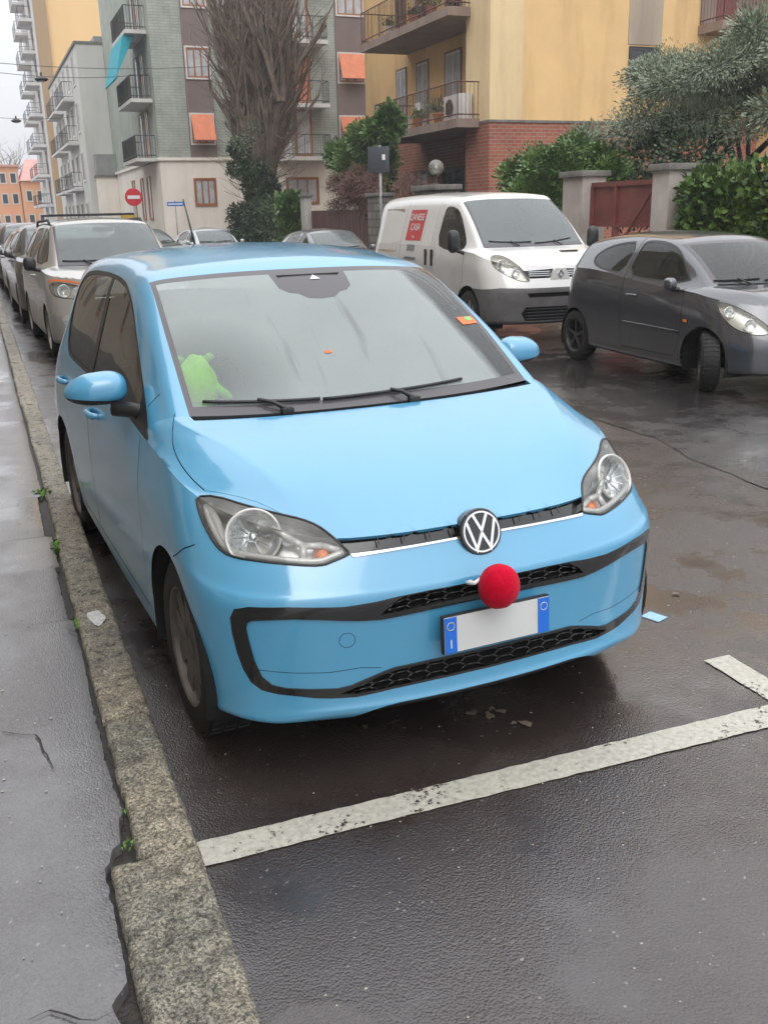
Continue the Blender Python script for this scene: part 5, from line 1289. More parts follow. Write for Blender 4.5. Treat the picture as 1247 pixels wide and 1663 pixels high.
m = MB(); m.lathe([(.09, 0), (.08, .03), (.03, .05), (.028, .17), (.07, .20), (.075, .24)], n=20); m.build('lamp_base', M['iron'], t, smooth=True, angle=40)
M['globe'] = glass('globe_glass', (.85, .85, .82), .35, (.6, .58, .52))
m = MB(); m.lathe([(.06, .235)]+[(.185*math.sin(a), .40-.185*math.cos(a)) for a in np.linspace(.4, math.pi, 16)], n=28); m.build('globe', M['globe'], t, smooth=True)
m = MB(); m.lathe([(.0001, .34), (.035, .36), (.04, .42), (.0001, .46)], n=14); m.build('bulb', M['white'], t, smooth=True)
# creeper gate and fence further along
t = thing('fence', (0, 0, 0), 'dark brown board fence under the russet creeper', 'fence')
for k, y in enumerate(np.arange(20.4, 29.2, .30)):
    if 22.6 < y < 23.6: continue
    m = MB(); m.box(9.15, y, .12, 9.19, y+.27, 1.75); m.build('fence_board', M['rust_dark'], t)
m = MB(); m.box(9.19, 20.35, 1.5, 9.24, 22.65, 1.6); m.build('fence_rail', M['rust_dark'], t); m = MB(); m.box(9.19, 23.55, 1.5, 9.24, 29.4, 1.6); m.build('fence_rail', M['rust_dark'], t)
m = MB(); m.box(9.19, 20.35, .4, 9.24, 22.65, .5); m.build('fence_rail', M['rust_dark'], t); m = MB(); m.box(9.19, 23.55, .4, 9.24, 29.4, .5); m.build('fence_rail', M['rust_dark'], t)
cb = subblobs(9.3, 21.3, 2.15, .5, 1.5, .55, 10, 21, .5)+subblobs(9.3, 25.5, 2.15, .5, 2.2, .75, 12, 22, .45)+subblobs(9.25, 24.4, 1.6, .35, 1.0, .7, 6, 23, .5)
plant('creeper', 'leafless russet creeper tumbling over the dark fence and stone pillars', 'climbing plant', cb, 16000, .07, M['red_leaf'], 24, trunk=[(9.4, 21.3, 1.4, .04), (9.4, 25.5, 1.4, .04)], aspect=.22, shell=.5, down=.8)
t = thing('gate_post', (0, 0, 0), 'pale concrete gate post left of the dark fence', 'post')
m = MB(); m.bevbox(8.95, 29.45, .1, 9.2, 29.9, 2.2, .015); m.build('shaft', M['concrete'], t, smooth=True, angle=40); m = MB(); m.bevbox(8.9, 29.38, 2.2, 9.25, 29.97, 2.28, .01); m.build('cap_stone', M['cap'], t, smooth=True, angle=40)
bb = subblobs(11.1, 29.6, 3.0, 1.1, 2.6, 1.5, 22, 31, .38)+subblobs(11.2, 27.2, 4.0, .8, 1.0, .9, 6, 33, .5)
plant('evergreen_tree', 'dark green bushy evergreen tree between the green building and the yellow one', 'tree', bb, 22000, .13, M['green_leaf'], 32, trunk=[(11.1, 29.5, 2, .10)], aspect=.5)
hb2 = [(9.3+.1*math.sin(y*2), y, z, .5, .7, .5) for y in np.arange(31.3, 40.0, .7) for z in (.5, 1.1, 1.75+.15*math.sin(y*3))]
plant('hedge', 'long dark green hedge below the pollarded tree', 'hedge', hb2, 11000, .11, M['dark_leaf'], 35, trunk=[(9.4, 33, 1, .05), (9.4, 37, 1, .05)], shell=.7)
hb3 = [(9.0, 31.2, z, .55, .9, .5) for z in (.9, 1.5, 2.0)]
plant('shrub', 'bright green shrub at the end of the dark hedge beside the pale gate post', 'shrub', hb3, 3500, .12, M['green_leaf'], 38, trunk=[(9.1, 31.2, 1, .04)])
# big pollarded tree
t = thing('pollarded_tree', (0, 0, 0), 'big bare pollarded tree with a dense fan of upright branches before the green building', 'tree')
g_ = random.Random(11); m = MB(); tw = MB(); base = Vector((9.72, 37.5, .1))
m.tube([base, base+Vector((0, 0, 1.2)), base+Vector((.05, 0, 2.2)), base+Vector((0, 0, 3.0))], [.60, .52, .55, .58], 12, cap=False)
tips = []
for k in range(16):
    a = k*2.4; h0 = g_.uniform(1.5, 2.8); sp = g_.uniform(.04, .22); l = g_.uniform(3.0, 5.6)
    p0 = base+Vector((math.cos(a)*.25, math.sin(a)*.25, h0)); p = [p0]; d = Vector((math.cos(a)*sp, math.sin(a)*sp, 1)).normalized(); r = [g_.uniform(.24, .38)]
    for i in range(6): d = (d+Vector((g_.gauss(0, .07), g_.gauss(0, .07), .06))).normalized(); p.append(p[-1]+d*l/6); r.append(r[0]*(1-.10*(i+1))+(.04 if i in (3, 5) else 0))
    m.tube(p, r, 9, cap=False); tips += [(p[i], r[i]) for i in (2, 3, 4, 5, 6, 6)]
bt = MB()
for (p, r) in tips:
    for k in range(4):
        a = g_.uniform(0, 6.28); sp = g_.uniform(.04, .30); d = Vector((math.cos(a)*sp, math.sin(a)*sp, 1)).normalized(); q = branch(bt, p+Vector((math.cos(a)*r, math.sin(a)*r, 0))*.6, d, g_.uniform(1.6, 4.2), g_.uniform(.05, .13), 2, g_, .34, .30, 3, .42, .5)
for k in range(420):                                           # epicormic twigs
    p, r = tips[g_.randrange(len(tips))]; a = g_.uniform(0, 6.28); branch(bt, p-Vector((0, 0, g_.uniform(0, 2.2))), (math.cos(a), math.sin(a), .35), g_.uniform(.5, 1.6), .014, 1, g_, .3, .25, 3, .7, .6)
m.build('trunk', M['bark'], t, smooth=True); bt.build('branches', plain('twig_bark', (.19, .145, .11), .9, .35, 3), t, smooth=True, fix=False)
P, d = clump_cloud(subblobs(9.6, 37.1, 3.0, .9, .8, 1.3, 14, 41, .40)+[(8.9, 37.2, 4.2, .55, .5, .5), (8.6, 37.0, 3.4, .4, .4, .4)], 8000, 42); V, F = leafmesh(P, d, .13, .4, .6, 43); add_leaves('ivy', V, F, M['dark_leaf'], t)
P, d = clump_cloud([(8.9, 37.0, 4.3, .5, .5, .55), (9.5, 36.8, 5.1, .55, .5, .65), (10.3, 37.0, 4.7, .4, .4, .5)], 2600, 44, .3); V, F = leafmesh(P, d, .09, .4, .3, 45); add_leaves('sprouting_leaves', V, F, M['olive_leaf'], t)

# ------------------------------------------------------------------ buildings
def W_(parent, plane, pos, a0, a1, z0, z1, style, out=-1):
    """window or door on a wall plane: 'y' faces -Y at y=pos, 'x' faces -X at x=pos"""
    def bx(m, u0, v0, u1, v1, d0, d1):
        lo, hi = sorted((pos+out*d0, pos+out*d1))
        m.box(*((u0, lo, v0, u1, hi, v1) if plane == 'y' else (lo, u0, v0, hi, u1, v1)))
    fm, pm, n = style['frame'], style['pane'], style.get('n', 2); w = style.get('w', .07)
    m = MB(); e = style.get('edge', .05)
    for q in ((a0-e, z0-e, a0, z1+e), (a1, z0-e, a1+e, z1+e), (a0, z1, a1, z1+e), (a0, z0-e, a1, z0)): bx(m, *q, -.02, .05)
    f = m.build('window', M[style.get('surround', 'whiteframe')], parent)
    m = MB(); bx(m, a0, z0, a1, z1, -.1, .010); m.build('pane', M[pm], f)
    m = MB(); bx(m, a0, z0, a1, z0+w, 0, .035); bx(m, a0, z1-w, a1, z1, 0, .035)
    for k in range(n+1): u = a0+(a1-a0-w)*k/n; bx(m, u, z0+w, u+w, z1-w, 0, .035)
    m.build('window_frame', M[fm], f)
    if 'awning' in style:
        m = MB(); aw = style['awning']; zz = z1-(z1-z0)*aw; dd = .55
        if plane == 'y': m.add([(a0, pos+out*.06, z1), (a1, pos+out*.06, z1), (a1, pos+out*dd, zz), (a0, pos+out*dd, zz), (a0, pos+out*.04, z1-.03), (a1, pos+out*.04, z1-.03), (a1, pos+out*(dd-.02), zz-.03), (a0, pos+out*(dd-.02), zz-.03)], [(0, 1, 2, 3), (7, 6, 5, 4), (0, 4, 5, 1), (1, 5, 6, 2), (2, 6, 7, 3), (3, 7, 4, 0)])
        else: m.add([(pos+out*.06, a0, z1), (pos+out*.06, a1, z1), (pos+out*dd, a1, zz), (pos+out*dd, a0, zz), (pos+out*.04, a0, z1-.03), (pos+out*.04, a1, z1-.03), (pos+out*(dd-.02), a1, zz-.03), (pos+out*(dd-.02), a0, zz-.03)], [(0, 1, 2, 3), (7, 6, 5, 4), (0, 4, 5, 1), (1, 5, 6, 2), (2, 6, 7, 3), (3, 7, 4, 0)])
        m.build('awning', M['awning'], f)
    return f
def balcony(parent, x0, x1, y0, y1, z, rail, slab, h=1.0, th=.18, open_side='x1', gap=.13, panel=None):
    """slab with railing on the outer three sides"""
    m = MB(); m.box(x0, y0, z-th, x1, y1, z); b = m.build('balcony', slab, parent)
    m = MB(); e = .04; segs = {'x0': ((x0+e, y0+e), (x0+e, y1-e)), 'y0': ((x0+e, y0+e), (x1-e, y0+e)), 'y1': ((x0+e, y1-e), (x1-e, y1-e)), 'x1': ((x1-e, y0+e), (x1-e, y1-e))}
    for k, (p, q) in segs.items():
        if k == open_side: continue
        p = Vector((*p, z)); q = Vector((*q, z)); L_ = (q-p).length; n = max(2, int(L_/gap))
        for hh in (.12, h): m.tube([p+Vector((0, 0, hh)), q+Vector((0, 0, hh))], .02, 4)
        for i in range(n+1): c = p.lerp(q, i/n); m.tube([c, c+Vector((0, 0, h))], .009 if i % 8 else .018, 4)
        if panel: pass
    m.build('railing', rail, b); return b
# yellow building with the brick base
t = thing('apartment_building', (0, 0, 0), 'ochre yellow apartment building with a red brick base and rusty balconies', 'building')
Hh = 14.5
m = MB(); m.box(12.9, 24, 4.12, 32, 25.45, Hh); m.box(13.95, 25.45, 4.12, 32, 36.4, Hh); m.build('wall', M['yellow'], t)
m = MB(); m.box(12.88, 23.98, .1, 32.02, 25.47, 4.07); m.box(13.93, 25.47, .1, 32.02, 36.4, 4.07); m.build('brick_base', M['brick'], t)
m = MB(); m.box(12.86, 23.95, 4.07, 32.04, 25.49, 4.14); m.build('string_course', M['cap'], t)
m = MB(); m.box(12.893, 23.985, 4.14, 13.95, 25.46, Hh-.01); m.build('corner_strip', M['yellow_pale'], t)
m = MB(); m.box(17.55, 23.975, 6.30, 18.75, 24.0, Hh); m.build('render_strip', M['greige'], t)
m = MB(); m.box(12.0, 24.0, Hh, 32.2, 36.6, Hh+.4); m.build('roof', M['cap'], t)
W_(t, 'y', 23.99, 17.62, 18.68, 5.25, 6.22, dict(frame='iron', pane='darkpane', n=2, surround='iron', edge=.02))
for z, y1 in ((4.22, 31.1), (7.28, 32.2), (10.35, 32.2)):
    b = balcony(t, 12.15, 13.95, 25.2 if z > 5 else 24.6, y1, z, M['rustiron'], M['slab'], 1.0, .24)
for z in (4.5, 7.55, 10.6):
    for (a0, a1) in ((27.9, 29.0), (30.4, 31.3), (32.3, 33.1)):
        if z < 5: W_(t, 'x', 13.95, a0, a1, z-.15, z+2.1, dict(frame='whiteframe', pane='curtain', n=2, surround='slab', edge=.06), -1)
        else: W_(t, 'x', 13.95, a0, a1, z-.15, z+2.1, dict(frame='woodframe', pane='darkpane', n=2, surround='slab', edge=.06), -1)
for (a0, a1) in ((27.5, 29.2), (30.4, 31.6)):
    W_(t, 'x', 13.93, a0, a1, .4, 3.0, dict(frame='iron', pane='darkpane', n=2, surround='rust_dark', edge=.06), -1)
m = MB(); m.tube([(13.0, 25.6, 0.2), (13.0, 25.6, Hh)], .05, 8); m.build('downpipe', M['slabwhite'], t)
for z in (7.0, 10.0):
    b = balcony(t, 20.1, 22.7, 22.9, 24.0, z-.1, M['rustiron'], M['slab'], 1.0, .25, open_side='y1'); 
    m = MB(); m.box(20.7, 23.93, z, 21.5, 23.985, z+2.2); m.build('shutter', M['rust'], t); m = MB(); m.box(20.15, 23.95, z-.05, 22.65, 23.99, z+2.4); m.build('recess_wall', M['slab'], t)
m = MB(); m.box(22.75, 22.7, .1, 26, 24, Hh); m.build('projecting_bay', M['yellow'], t)
# things on the balconies
t2 = thing('air_conditioner', (0, 0, 0), 'white box air-conditioning unit on the lower rusty balcony', 'air conditioner')
m = MB(); m.bevbox(12.45, 25.0, 4.24, 12.85, 26.1, 4.95, .02); m.build('casing', M['slabwhite'], t2, smooth=True, angle=40)
m = MB(); m.lathe([(.02, -.012), (.24, -.012), (.25, 0)], (12.44, 25.7, 4.6), 'x', 24); m.build('fan_grille', M['iron'], t2)
M['terracotta'] = plain('terracotta', (.40, .15, .08), .7)
def potplant(x, y, z, label, n=120, s=.22, mat='green_leaf', seed=0, spiky=False, pot='terracotta'):
    t = thing('potted_plant', (x, y, z), label, 'plant', 'potted plants on the yellow building\'s balconies')
    m = MB(); m.lathe([(.0001, 0), (.11, 0), (.16, .26), (.17, .30), (.14, .30), (.13, .24), (.0001, .24)], n=16); m.build('pot', M[pot], t, smooth=True, angle=40)
    g = np.random.default_rng(seed)
    if spiky:
        m = MB(); r = random.Random(seed)
        for k in range(26):
            a = r.uniform(0, 6.28); u = r.uniform(.25, 1.2); d = Vector((math.cos(a), math.sin(a), u)).normalized(); p = Vector((0, 0, .35)); q = p+d*.45; e = q+d*.25+Vector((0, 0, -.16*(1.3-u))); sd = Vector((-d.y, d.x, 0)).normalized()*.03
            m.add([p-sd*.5, p+sd*.5, q+sd, e, q-sd], [(0, 1, 2, 3, 4)])
        m.build('leaves', M['olive_leaf'], t, fix=False)
    else:
        P = g.normal(0, s*.5, (n, 3)); P[:, 2] = abs(P[:, 2])+.32; V, F = leafmesh(P, P-np.array([0, 0, .2]), .11, .4, .6, seed); add_leaves('leaves', V, F, M[mat], t)
potplant(12.5, 26.6, 4.22, 'spiky potted plant behind the air-conditioning unit', seed=3, spiky=True)
potplant(12.45, 28.0, 4.22, 'leafy potted plant in the middle of the lower balcony', seed=4, s=.25); potplant(12.45, 29.6, 4.22, 'bushy potted plant at the far part of the lower balcony', seed=5, s=.3, mat='dark_leaf'); potplant(12.4, 30.5, 4.22, 'terracotta pot of leaves at the far end of the lower balcony', seed=6)
potplant(12.45, 26.9, 7.28, 'yellowish potted plant hanging over the near end of the upper balcony', seed=7, mat='hedge_leaf', s=.35); potplant(12.45, 30.2, 7.28, 'green plant in a white pot on the upper balcony', seed=8, pot='slabwhite'); potplant(12.45, 28.3, 7.28, 'low plant in the middle of the upper balcony', seed=9, mat='dark_leaf')
t2 = thing('garden_chair', (12.6, 28.8, 4.22), 'white plastic chair among pots on the lower rusty balcony', 'chair')
m = MB(); m.bevbox(-.22, -.22, .40, .22, .22, .44, .01); m.build('seat', M['white'], t2); m = MB(); m.bevbox(.18, -.22, .44, .22, .22, .85, .01); m.build('backrest', M['white'], t2)
for a in (-.19, .19):
    for b_ in (-.19, .19): m = MB(); m.tube([(a, b_, 0), (a*.95, b_*.95, .41)], .018, 6); m.build('leg', M['white'], t2)
# green-grey building
t = thing('apartment_building', (0, 0, 0), 'grey-green tiled apartment building with orange awnings and a white ground floor', 'building')
m = MB(); m.box(7.25, 46.0, 4.35, 18.2, 62, 19); m.build('wall', M['greentile'], t); m = MB(); m.box(7.22, 45.95, .1, 18.23, 62, 4.22); m.build('ground_floor', M['whitestone'], t)
m = MB(); m.box(7.12, 45.86, 4.22, 18.3, 62, 4.35); m.build('cornice', M['whitestone'], t); m = MB(); m.box(7.0, 45.8, 19, 18.4, 62.2, 19.4); m.build('roof', M['cap'], t)
for (xa, xb) in ((8.72, 10.0), (16.2, 17.75)):
    m = MB(); m.box(xa, 45.93, 4.35, xb, 46.0, 18.8); m.build('window_bay', M['brownpanel'], t)
    for k, z in enumerate((4.98, 7.85, 10.85, 13.9)):
        st = dict(frame='woodframe', pane='curtain', n=3, surround='whiteframe', edge=.07)
        aw = (xa < 10 and k == 0) or (xa > 10 and k in (0, 1))
        if aw: st['awning'] = .90
        W_(t, 'y', 45.93, xa+.12, xb-.12, z, z+1.28, st)
W_(t, 'y', 45.95, 8.80, 9.78, 2.2, 3.38, dict(frame='woodframe', pane='curtain', n=3, surround='woodframe', edge=.05))
W_(t, 'y', 45.95, 13.4, 15.0, 2.2, 3.38, dict(frame='woodframe', pane='curtain', n=3, surround='woodframe', edge=.05))
for k, z in enumerate((3.9+.45, 6.75, 9.55, 12.6)):
    balcony(t, 13.0, 15.45, 44.9, 46.0, z, M['iron'], M['slabwhite'], 1.0, .18, open_side='y1')
    W_(t, 'y', 46.0, 14.0, 14.8, z+.1, z+2.2, dict(frame='woodframe', pane=('curtain' if k != 1 else 'awning'), n=1, surround='woodframe', edge=.05)); W_(t, 'y', 46.0, 13.05, 13.7, z+.1, z+2.2, dict(frame='whiteframe', pane='curtain', n=1, surround='whiteframe', edge=.04))
for k, z in enumerate((4.38, 6.98, 9.9, 12.9)):
    balcony(t, 6.25, 7.25, 46.6, 51.0, z, M['iron'], M['slabwhite'], 1.0, .16)
    W_(t, 'x', 7.25, 48.2, 49.3, z+.1, z+2.2, dict(frame='woodframe', pane='curtain', n=2, surround='brownpanel', edge=.06), -1); W_(t, 'x', 7.25, 50.0, 50.9, z+.1, z+2.2, dict(frame='whiteframe', pane='darkpane', n=1, surround='brownpanel', edge=.06), -1)
for (a0, a1) in ((49.0, 49.9), (51.2, 52.0), (54.2, 55.0)): W_(t, 'x', 7.22, a0, a1, 1.6, 3.6, dict(frame='woodframe', pane='curtain', n=1, surround='woodframe', edge=.05), -1)
m = MB(); m.add([(6.2, 47.0, 9.7), (6.2, 51.2, 9.7), (5.75, 51.2, 7.9), (5.75, 47.0, 7.9), (6.24, 47, 9.66), (6.24, 51.2, 9.66), (5.79, 51.2, 7.86), (5.79, 47, 7.86)], [(0, 1, 2, 3), (7, 6, 5, 4), (0, 4, 5, 1), (1, 5, 6, 2), (2, 6, 7, 3), (3, 7, 4, 0)]); m.add([(6.7, 46.95, 9.68), (6.2, 46.95, 9.7), (5.75, 46.95, 7.9), (5.95, 46.95, 8.3)], [(0, 1, 2, 3)]); m.build('awning', M['teal'], t)
# grey building beyond
t = thing('apartment_building', (0, 0, 0), 'narrow pale grey building with blind side wall, between the green and the orange ones', 'building')
m = MB(); m.box(5.7, 62.05, .1, 8.4, 84, 11.6); m.build('wall', M['greywall'], t); m = MB(); m.box(5.6, 62.0, 11.6, 8.6, 84, 11.75); m.build('roof', M['cap'], t)
m = MB(); m.box(6.9, 63.0, 11.75, 8.5, 70, 12.2); m.build('roof_hut', M['corrug'], t)
for i in range(6):
    for z in (1.0, 4.0, 6.9, 9.6): W_(t, 'x', 5.7, 64+i*3.2, 65.4+i*3.2, z, z+1.7, dict(frame='whiteframe', pane='darkpane', n=2, surround='whiteframe', edge=.06), -1)
for z in (3.6, 6.4, 9.0):
    balcony(t, 5.0, 5.7, 66, 72, z, M['iron'], M['slabwhite'], 1.0, .15, gap=.4); balcony(t, 5.0, 5.7, 74, 80, z, M['iron'], M['slabwhite'], 1.0, .15, gap=.4)
t = thing('annex', (0, 0, 0), 'low beige annex with a corrugated upper part beside the green building', 'building')
m = MB(); m.box(6.05, 61.0, .1, 9, 62.04, 4.1); m.build('wall', M['whitestone'], t); m = MB(); m.box(6.05, 61.0, 4.22, 9, 62.04, 5.4); m.build('corrugated_panel', M['corrug'], t); m = MB(); m.box(5.98, 60.9, 4.1, 9, 62.04, 4.22); m.build('roof', M['cap'], t)
# tall tower
t = thing('tower_block', (0, 0, 0), 'very tall orange-yellow tower block with a stack of small balconies', 'building')
m = MB(); m.box(7.3, 98, .1, 24, 118, 40); m.build('wall', M['tower'], t); m = MB(); m.box(6.3, 97.6, .1, 7.35, 99.0, 40); m.build('pier', M['towerpier'], t)
m = MB(); m.box(6.3, 99.0, .1, 7.3, 118, 40); m.build('wall', M['slabwhite'], t)
for k in range(11):
    z = 3.2+k*2.75; balcony(t, 5.1, 6.3, 101.5, 106.0, z, M['iron'], M['slabwhite'], 1.0, .25, gap=.5); balcony(t, 5.1, 6.3, 109, 113.5, z, M['iron'], M['slabwhite'], 1.0, .25, gap=.5)
    W_(t, 'x', 6.3, 102.5, 104, z+.1, z+2.1, dict(frame='woodframe', pane='darkpane', n=1, surround='brownpanel', edge=.08), -1)
# orange houses at the end of the street
t = thing('house', (0, 0, 0), 'orange rendered house closing the street at the far left edge', 'house')
m = MB(); m.box(-6, 129, .1, 4.6, 140, 8.0); m.build('wall', M['orangehouse'], t); m = MB(); m.box(-6.3, 128.7, 8.0, 4.8, 140, 8.25); m.build('roof', M['pinkroof'], t)
for x in (-5.2, -3.4, -1.6, -.2, 1.2, 2.4, 3.6):
    for z in (1.2, 3.7, 6.1): W_(t, 'y', 129, x, x+.7, z, z+1.2, dict(frame='whiteframe', pane='darkpane', n=1, surround='whiteframe', edge=.08))
t = thing('house', (0, 0, 0), 'orange house with a pink tiled roof in front of the tower block', 'house')
m = MB(); m.box(4.7, 124, .1, 8.6, 136, 6.2); m.build('wall', M['orangehouse'], t)
m = MB(); m.add([(4.5, 123.6, 6.2), (8.8, 123.6, 6.2), (8.8, 136.4, 6.2), (4.5, 136.4, 6.2), (5.6, 130, 8.9), (7.8, 130, 8.9)], [(0, 1, 5, 4), (1, 2, 5), (2, 3, 4, 5), (3, 0, 4), (3, 2, 1, 0)]); m.build('roof', M['pinkroof'], t)
for x in (5.0, 6.2, 7.4):
    for z in (1.2, 3.9): W_(t, 'y', 124, x, x+.65, z, z+1.2, dict(frame='whiteframe', pane='darkpane', n=1, surround='whiteframe', edge=.08))
# hazy bare trees behind
for k, (x, y, s, lab) in enumerate([(-3.5, 150, 1.0, 'bare tree behind the orange house at the far left'), (3.5, 156, 1.15, 'taller bare tree above the pink roof')]):
    t = thing('bare_tree', (x, y, 0), lab, 'tree', 'bare trees behind the orange houses'); g_ = random.Random(50+k); m = MB()
    m.tube([(0, 0, 0), (.1, 0, 3*s), (0, .1, 5.5*s)], [.4, .32, .26], 8)
    for i in range(13): a = i*2.4; branch(m, (0, 0, (3.5+.2*i)*s), (math.cos(a)*.8, math.sin(a)*.8, 1), 4.6*s, .13, 3, g_, .2, .12, 3, .55, .62)
    m.build('trunk', plain('pale_bark', (.16, .13, .12), .9), t, fix=False)
# building across the pavement, left of the camera: it shades and mirrors in the car's side
M['leftwall'] = plaster('warm_beige_render', (.50, .43, .33), .12, .5, .4)
t = thing('apartment_building', (0, 0, 0), 'beige apartment building along the left pavement, mirrored in the blue car\'s side windows', 'building')
m = MB(); m.box(-12, -8, .1, -4.6, 60, 14.5); m.build('wall', M['leftwall'], t); m = MB(); m.box(-4.6, -8, .1, -4.54, 60, 1.1); m.build('plinth', M['cap'], t)
for i in range(16):
    for z in (1.6, 4.7, 7.8, 10.9):
        y = -6+i*4.0; m = MB(); m.box(-4.6, y, z, -4.56, y+1.2, z+1.7); f = m.build('window', M['woodframe'], t); m = MB(); m.box(-4.56, y+.08, z+.08, -4.55, y+1.12, z+1.62); m.build('pane', M['darkpane'], f)

# ------------------------------------------------------------------ signs and wires
t = thing('road_sign', (8.4, 21.4, .1), 'grey back of a rectangular road sign on a galvanised pole', 'road sign')
m = MB(); m.tube([(0, 0, 0), (0, 0, 3.15)], .032, 10); m.build('pole', M['galv'], t, smooth=True)
m = MB(); m.bevbox(-.30, -.06, 2.50, .24, -.035, 3.12, .008); m.tf(Matrix.Rotation(-.5, 4, 'Z')); m.build('sign_plate', plain('sign_back_grey', (.045, .05, .062), .5, .1), t, smooth=True, angle=40)
m = MB(); m.box(.06, -.08, 2.80, .14, -.06, 2.93); m.tf(Matrix.Rotation(-.5, 4, 'Z')); m.build('sticker', M['white'], t)
t = thing('road_sign', (4.24, 35, 0), 'round red no entry sign at the corner of the side street', 'road sign')
m = MB(); m.tube([(0, .03, 0), (0, .03, 2.7)], .03, 8); m.build('pole', M['galv'], t, smooth=True)
m = MB(); m.lathe([(.0001, -.02), (.30, -.02), (.31, 0), (.30, .02), (.0001, .02)], (0, 0, 2.38), 'y', 32); m.build('sign_plate', M['redsign'], t, smooth=True, angle=40); m = MB(); m.box(-.22, -.028, 2.32, .22, -.021, 2.44); m.build('white_bar', M['white'], t)
t = thing('street_sign', (6.3, 38, .1), 'small blue and white sign on a thin post before the white ground floor', 'street sign')
m = MB(); m.tube([(0, .03, 0), (0, .03, 2.2)], .022, 8); m.build('pole', M['galv'], t, smooth=True); m = MB(); m.bevbox(-.33, -.02, 1.98, .33, .01, 2.14, .004); m.build('sign_plate', M['blue'], t); m = MB(); m.box(-.28, -.026, 2.03, .28, -.02, 2.085); m.build('white_stripe', M['white'], t)
t = thing('traffic_bollard', (4.3, 37, 0), 'yellow traffic keeper under the no entry sign', 'bollard')
m = MB(); m.bevbox(-.30, -.1, 1.1, .30, .1, 1.80, .05); m.build('board', plain('yellow_board', (.5, .30, .03), .5), t, smooth=True, angle=40); m = MB(); m.tube([(0, 0, 0), (0, 0, 1.15)], .05, 8); m.build('post', M['galv'], t)
def wire(p, q, sag, r=.012):
    pts = [Vector(p).lerp(Vector(q), i/14)-Vector((0, 0, sag*4*(i/14)*(1-i/14))) for i in range(15)]; m = MB(); m.tube(pts, r, 4); return m
o = wire((-4.6, 40, 7.9), (7.3, 47, 8.1), .55).build('overhead_cable', M['iron'], None); tag(o, 'upper of two crossing overhead cables at the left', 'cable', 'overhead cables')
o = wire((-4.6, 39, 7.7), (12, 46, 8.6), .50).build('overhead_cable', M['iron'], None); tag(o, 'lower overhead cable running on across the green building', 'cable', 'overhead cables')
o = wire((-4.6, 50, 7.2), (6.0, 66, 8.0), .5).build('overhead_cable', M['iron'], None); tag(o, 'lowest and farthest overhead cable, before the tower', 'cable', 'overhead cables')
for k, (x, y, z, lab) in enumerate([(2.2, 43.9, 7.42, 'small hanging street lamp on the crossing cables'), (1.75, 59.6, 7.15, 'hanging street lamp on the farther low cable')]):
    t = thing('hanging_lamp', (x, y, z), lab, 'street lamp', 'lamps hung over the street'); m = MB(); m.lathe([(.0001, -.16), (.20, -.14), (.30, -.06), (.18, .02), (.05, .06), (.04, .20), (.0001, .2)], n=18); m.build('lamp_shade', M['iron'], t, smooth=True, angle=50); m = MB(); m.lathe([(.0001, -.19), (.14, -.165), (.16, -.145)], n=16); m.build('lamp_glass', M['white'], t, smooth=True)
M['side_glass'] = glass('side_glass', (.30, .32, .30), .10, (.25, .25, .22), drops=.05)
M['fog_screen'] = glass('misted_windscreen', (.88, .95, .93), .50, (.76, .85, .83), fogscale=2.2, drops=.45, streaks=True, refl=1.15)
M['rear_glass'] = glass('rear_glass', (.8, .85, .83), .25, (.5, .55, .54))
M['frit'] = glass('windscreen_border', (.05, .05, .05), .93, (.16, .15, .16), drops=.2)
M['lamp_housing'] = plain('lamp_housing_smoked', (.62, .61, .59), .3, .4, 7, metal=.5); M['lamp_silver'] = plain('lamp_silver', (.62, .61, .58), .3, .05, metal=.2); M['lamp_back'] = plain('lamp_housing_pale', (.72, .70, .62), .3, metal=.3)
M['bumper_grey'] = plain('grey_bumper', (.105, .10, .10), .5, .3, 4)
M['chrome_bright'] = plain('white_chrome', (.85, .86, .88), .15, .02, metal=.8)
M['plate_yellow'] = plain('plate_yellow', (.75, .6, .1), .4); M['stk_green'] = plain('sticker_green', (.2, .6, .2), .5)
M['side_clear'] = glass('clear_side_glass', (.55, .6, .56), .05, (.3, .33, .3)); M['dash'] = plain('dashboard_grey', (.045, .047, .05), .7); M['hub'] = plain('shaded_hub_cap', (.12, .105, .095), .5, .4, 9, metal=.3)  # hub cap: wheel-arch shade is put into its dark base colour
sh, hero = build_hero()
# ------------------------------------------------------------------ vehicles parked around
GP = 'cars parked along the street'
SILVER = paint('silver_beige_paint', (.40, .385, .36), .4, metal=.35, dirt=.6)
VANW = paint('white_van_paint', (.66, .65, .63), .42, dirt=.8)
GRAPH = paint('dark_grey_violet_paint', (.038, .040, .050), .30, metal=.2, dirt=.15, coatr=.02)
DARK = paint('black_green_paint', (.030, .032, .030), .38, dirt=.5); GREY2 = paint('mid_grey_paint', (.12, .125, .13), .38, metal=.3); NAVY = paint('dark_blue_paint', (.022, .028, .045), .38, dirt=.4); PALE = paint('pale_silver_paint', (.42, .43, .43), .38, metal=.3)
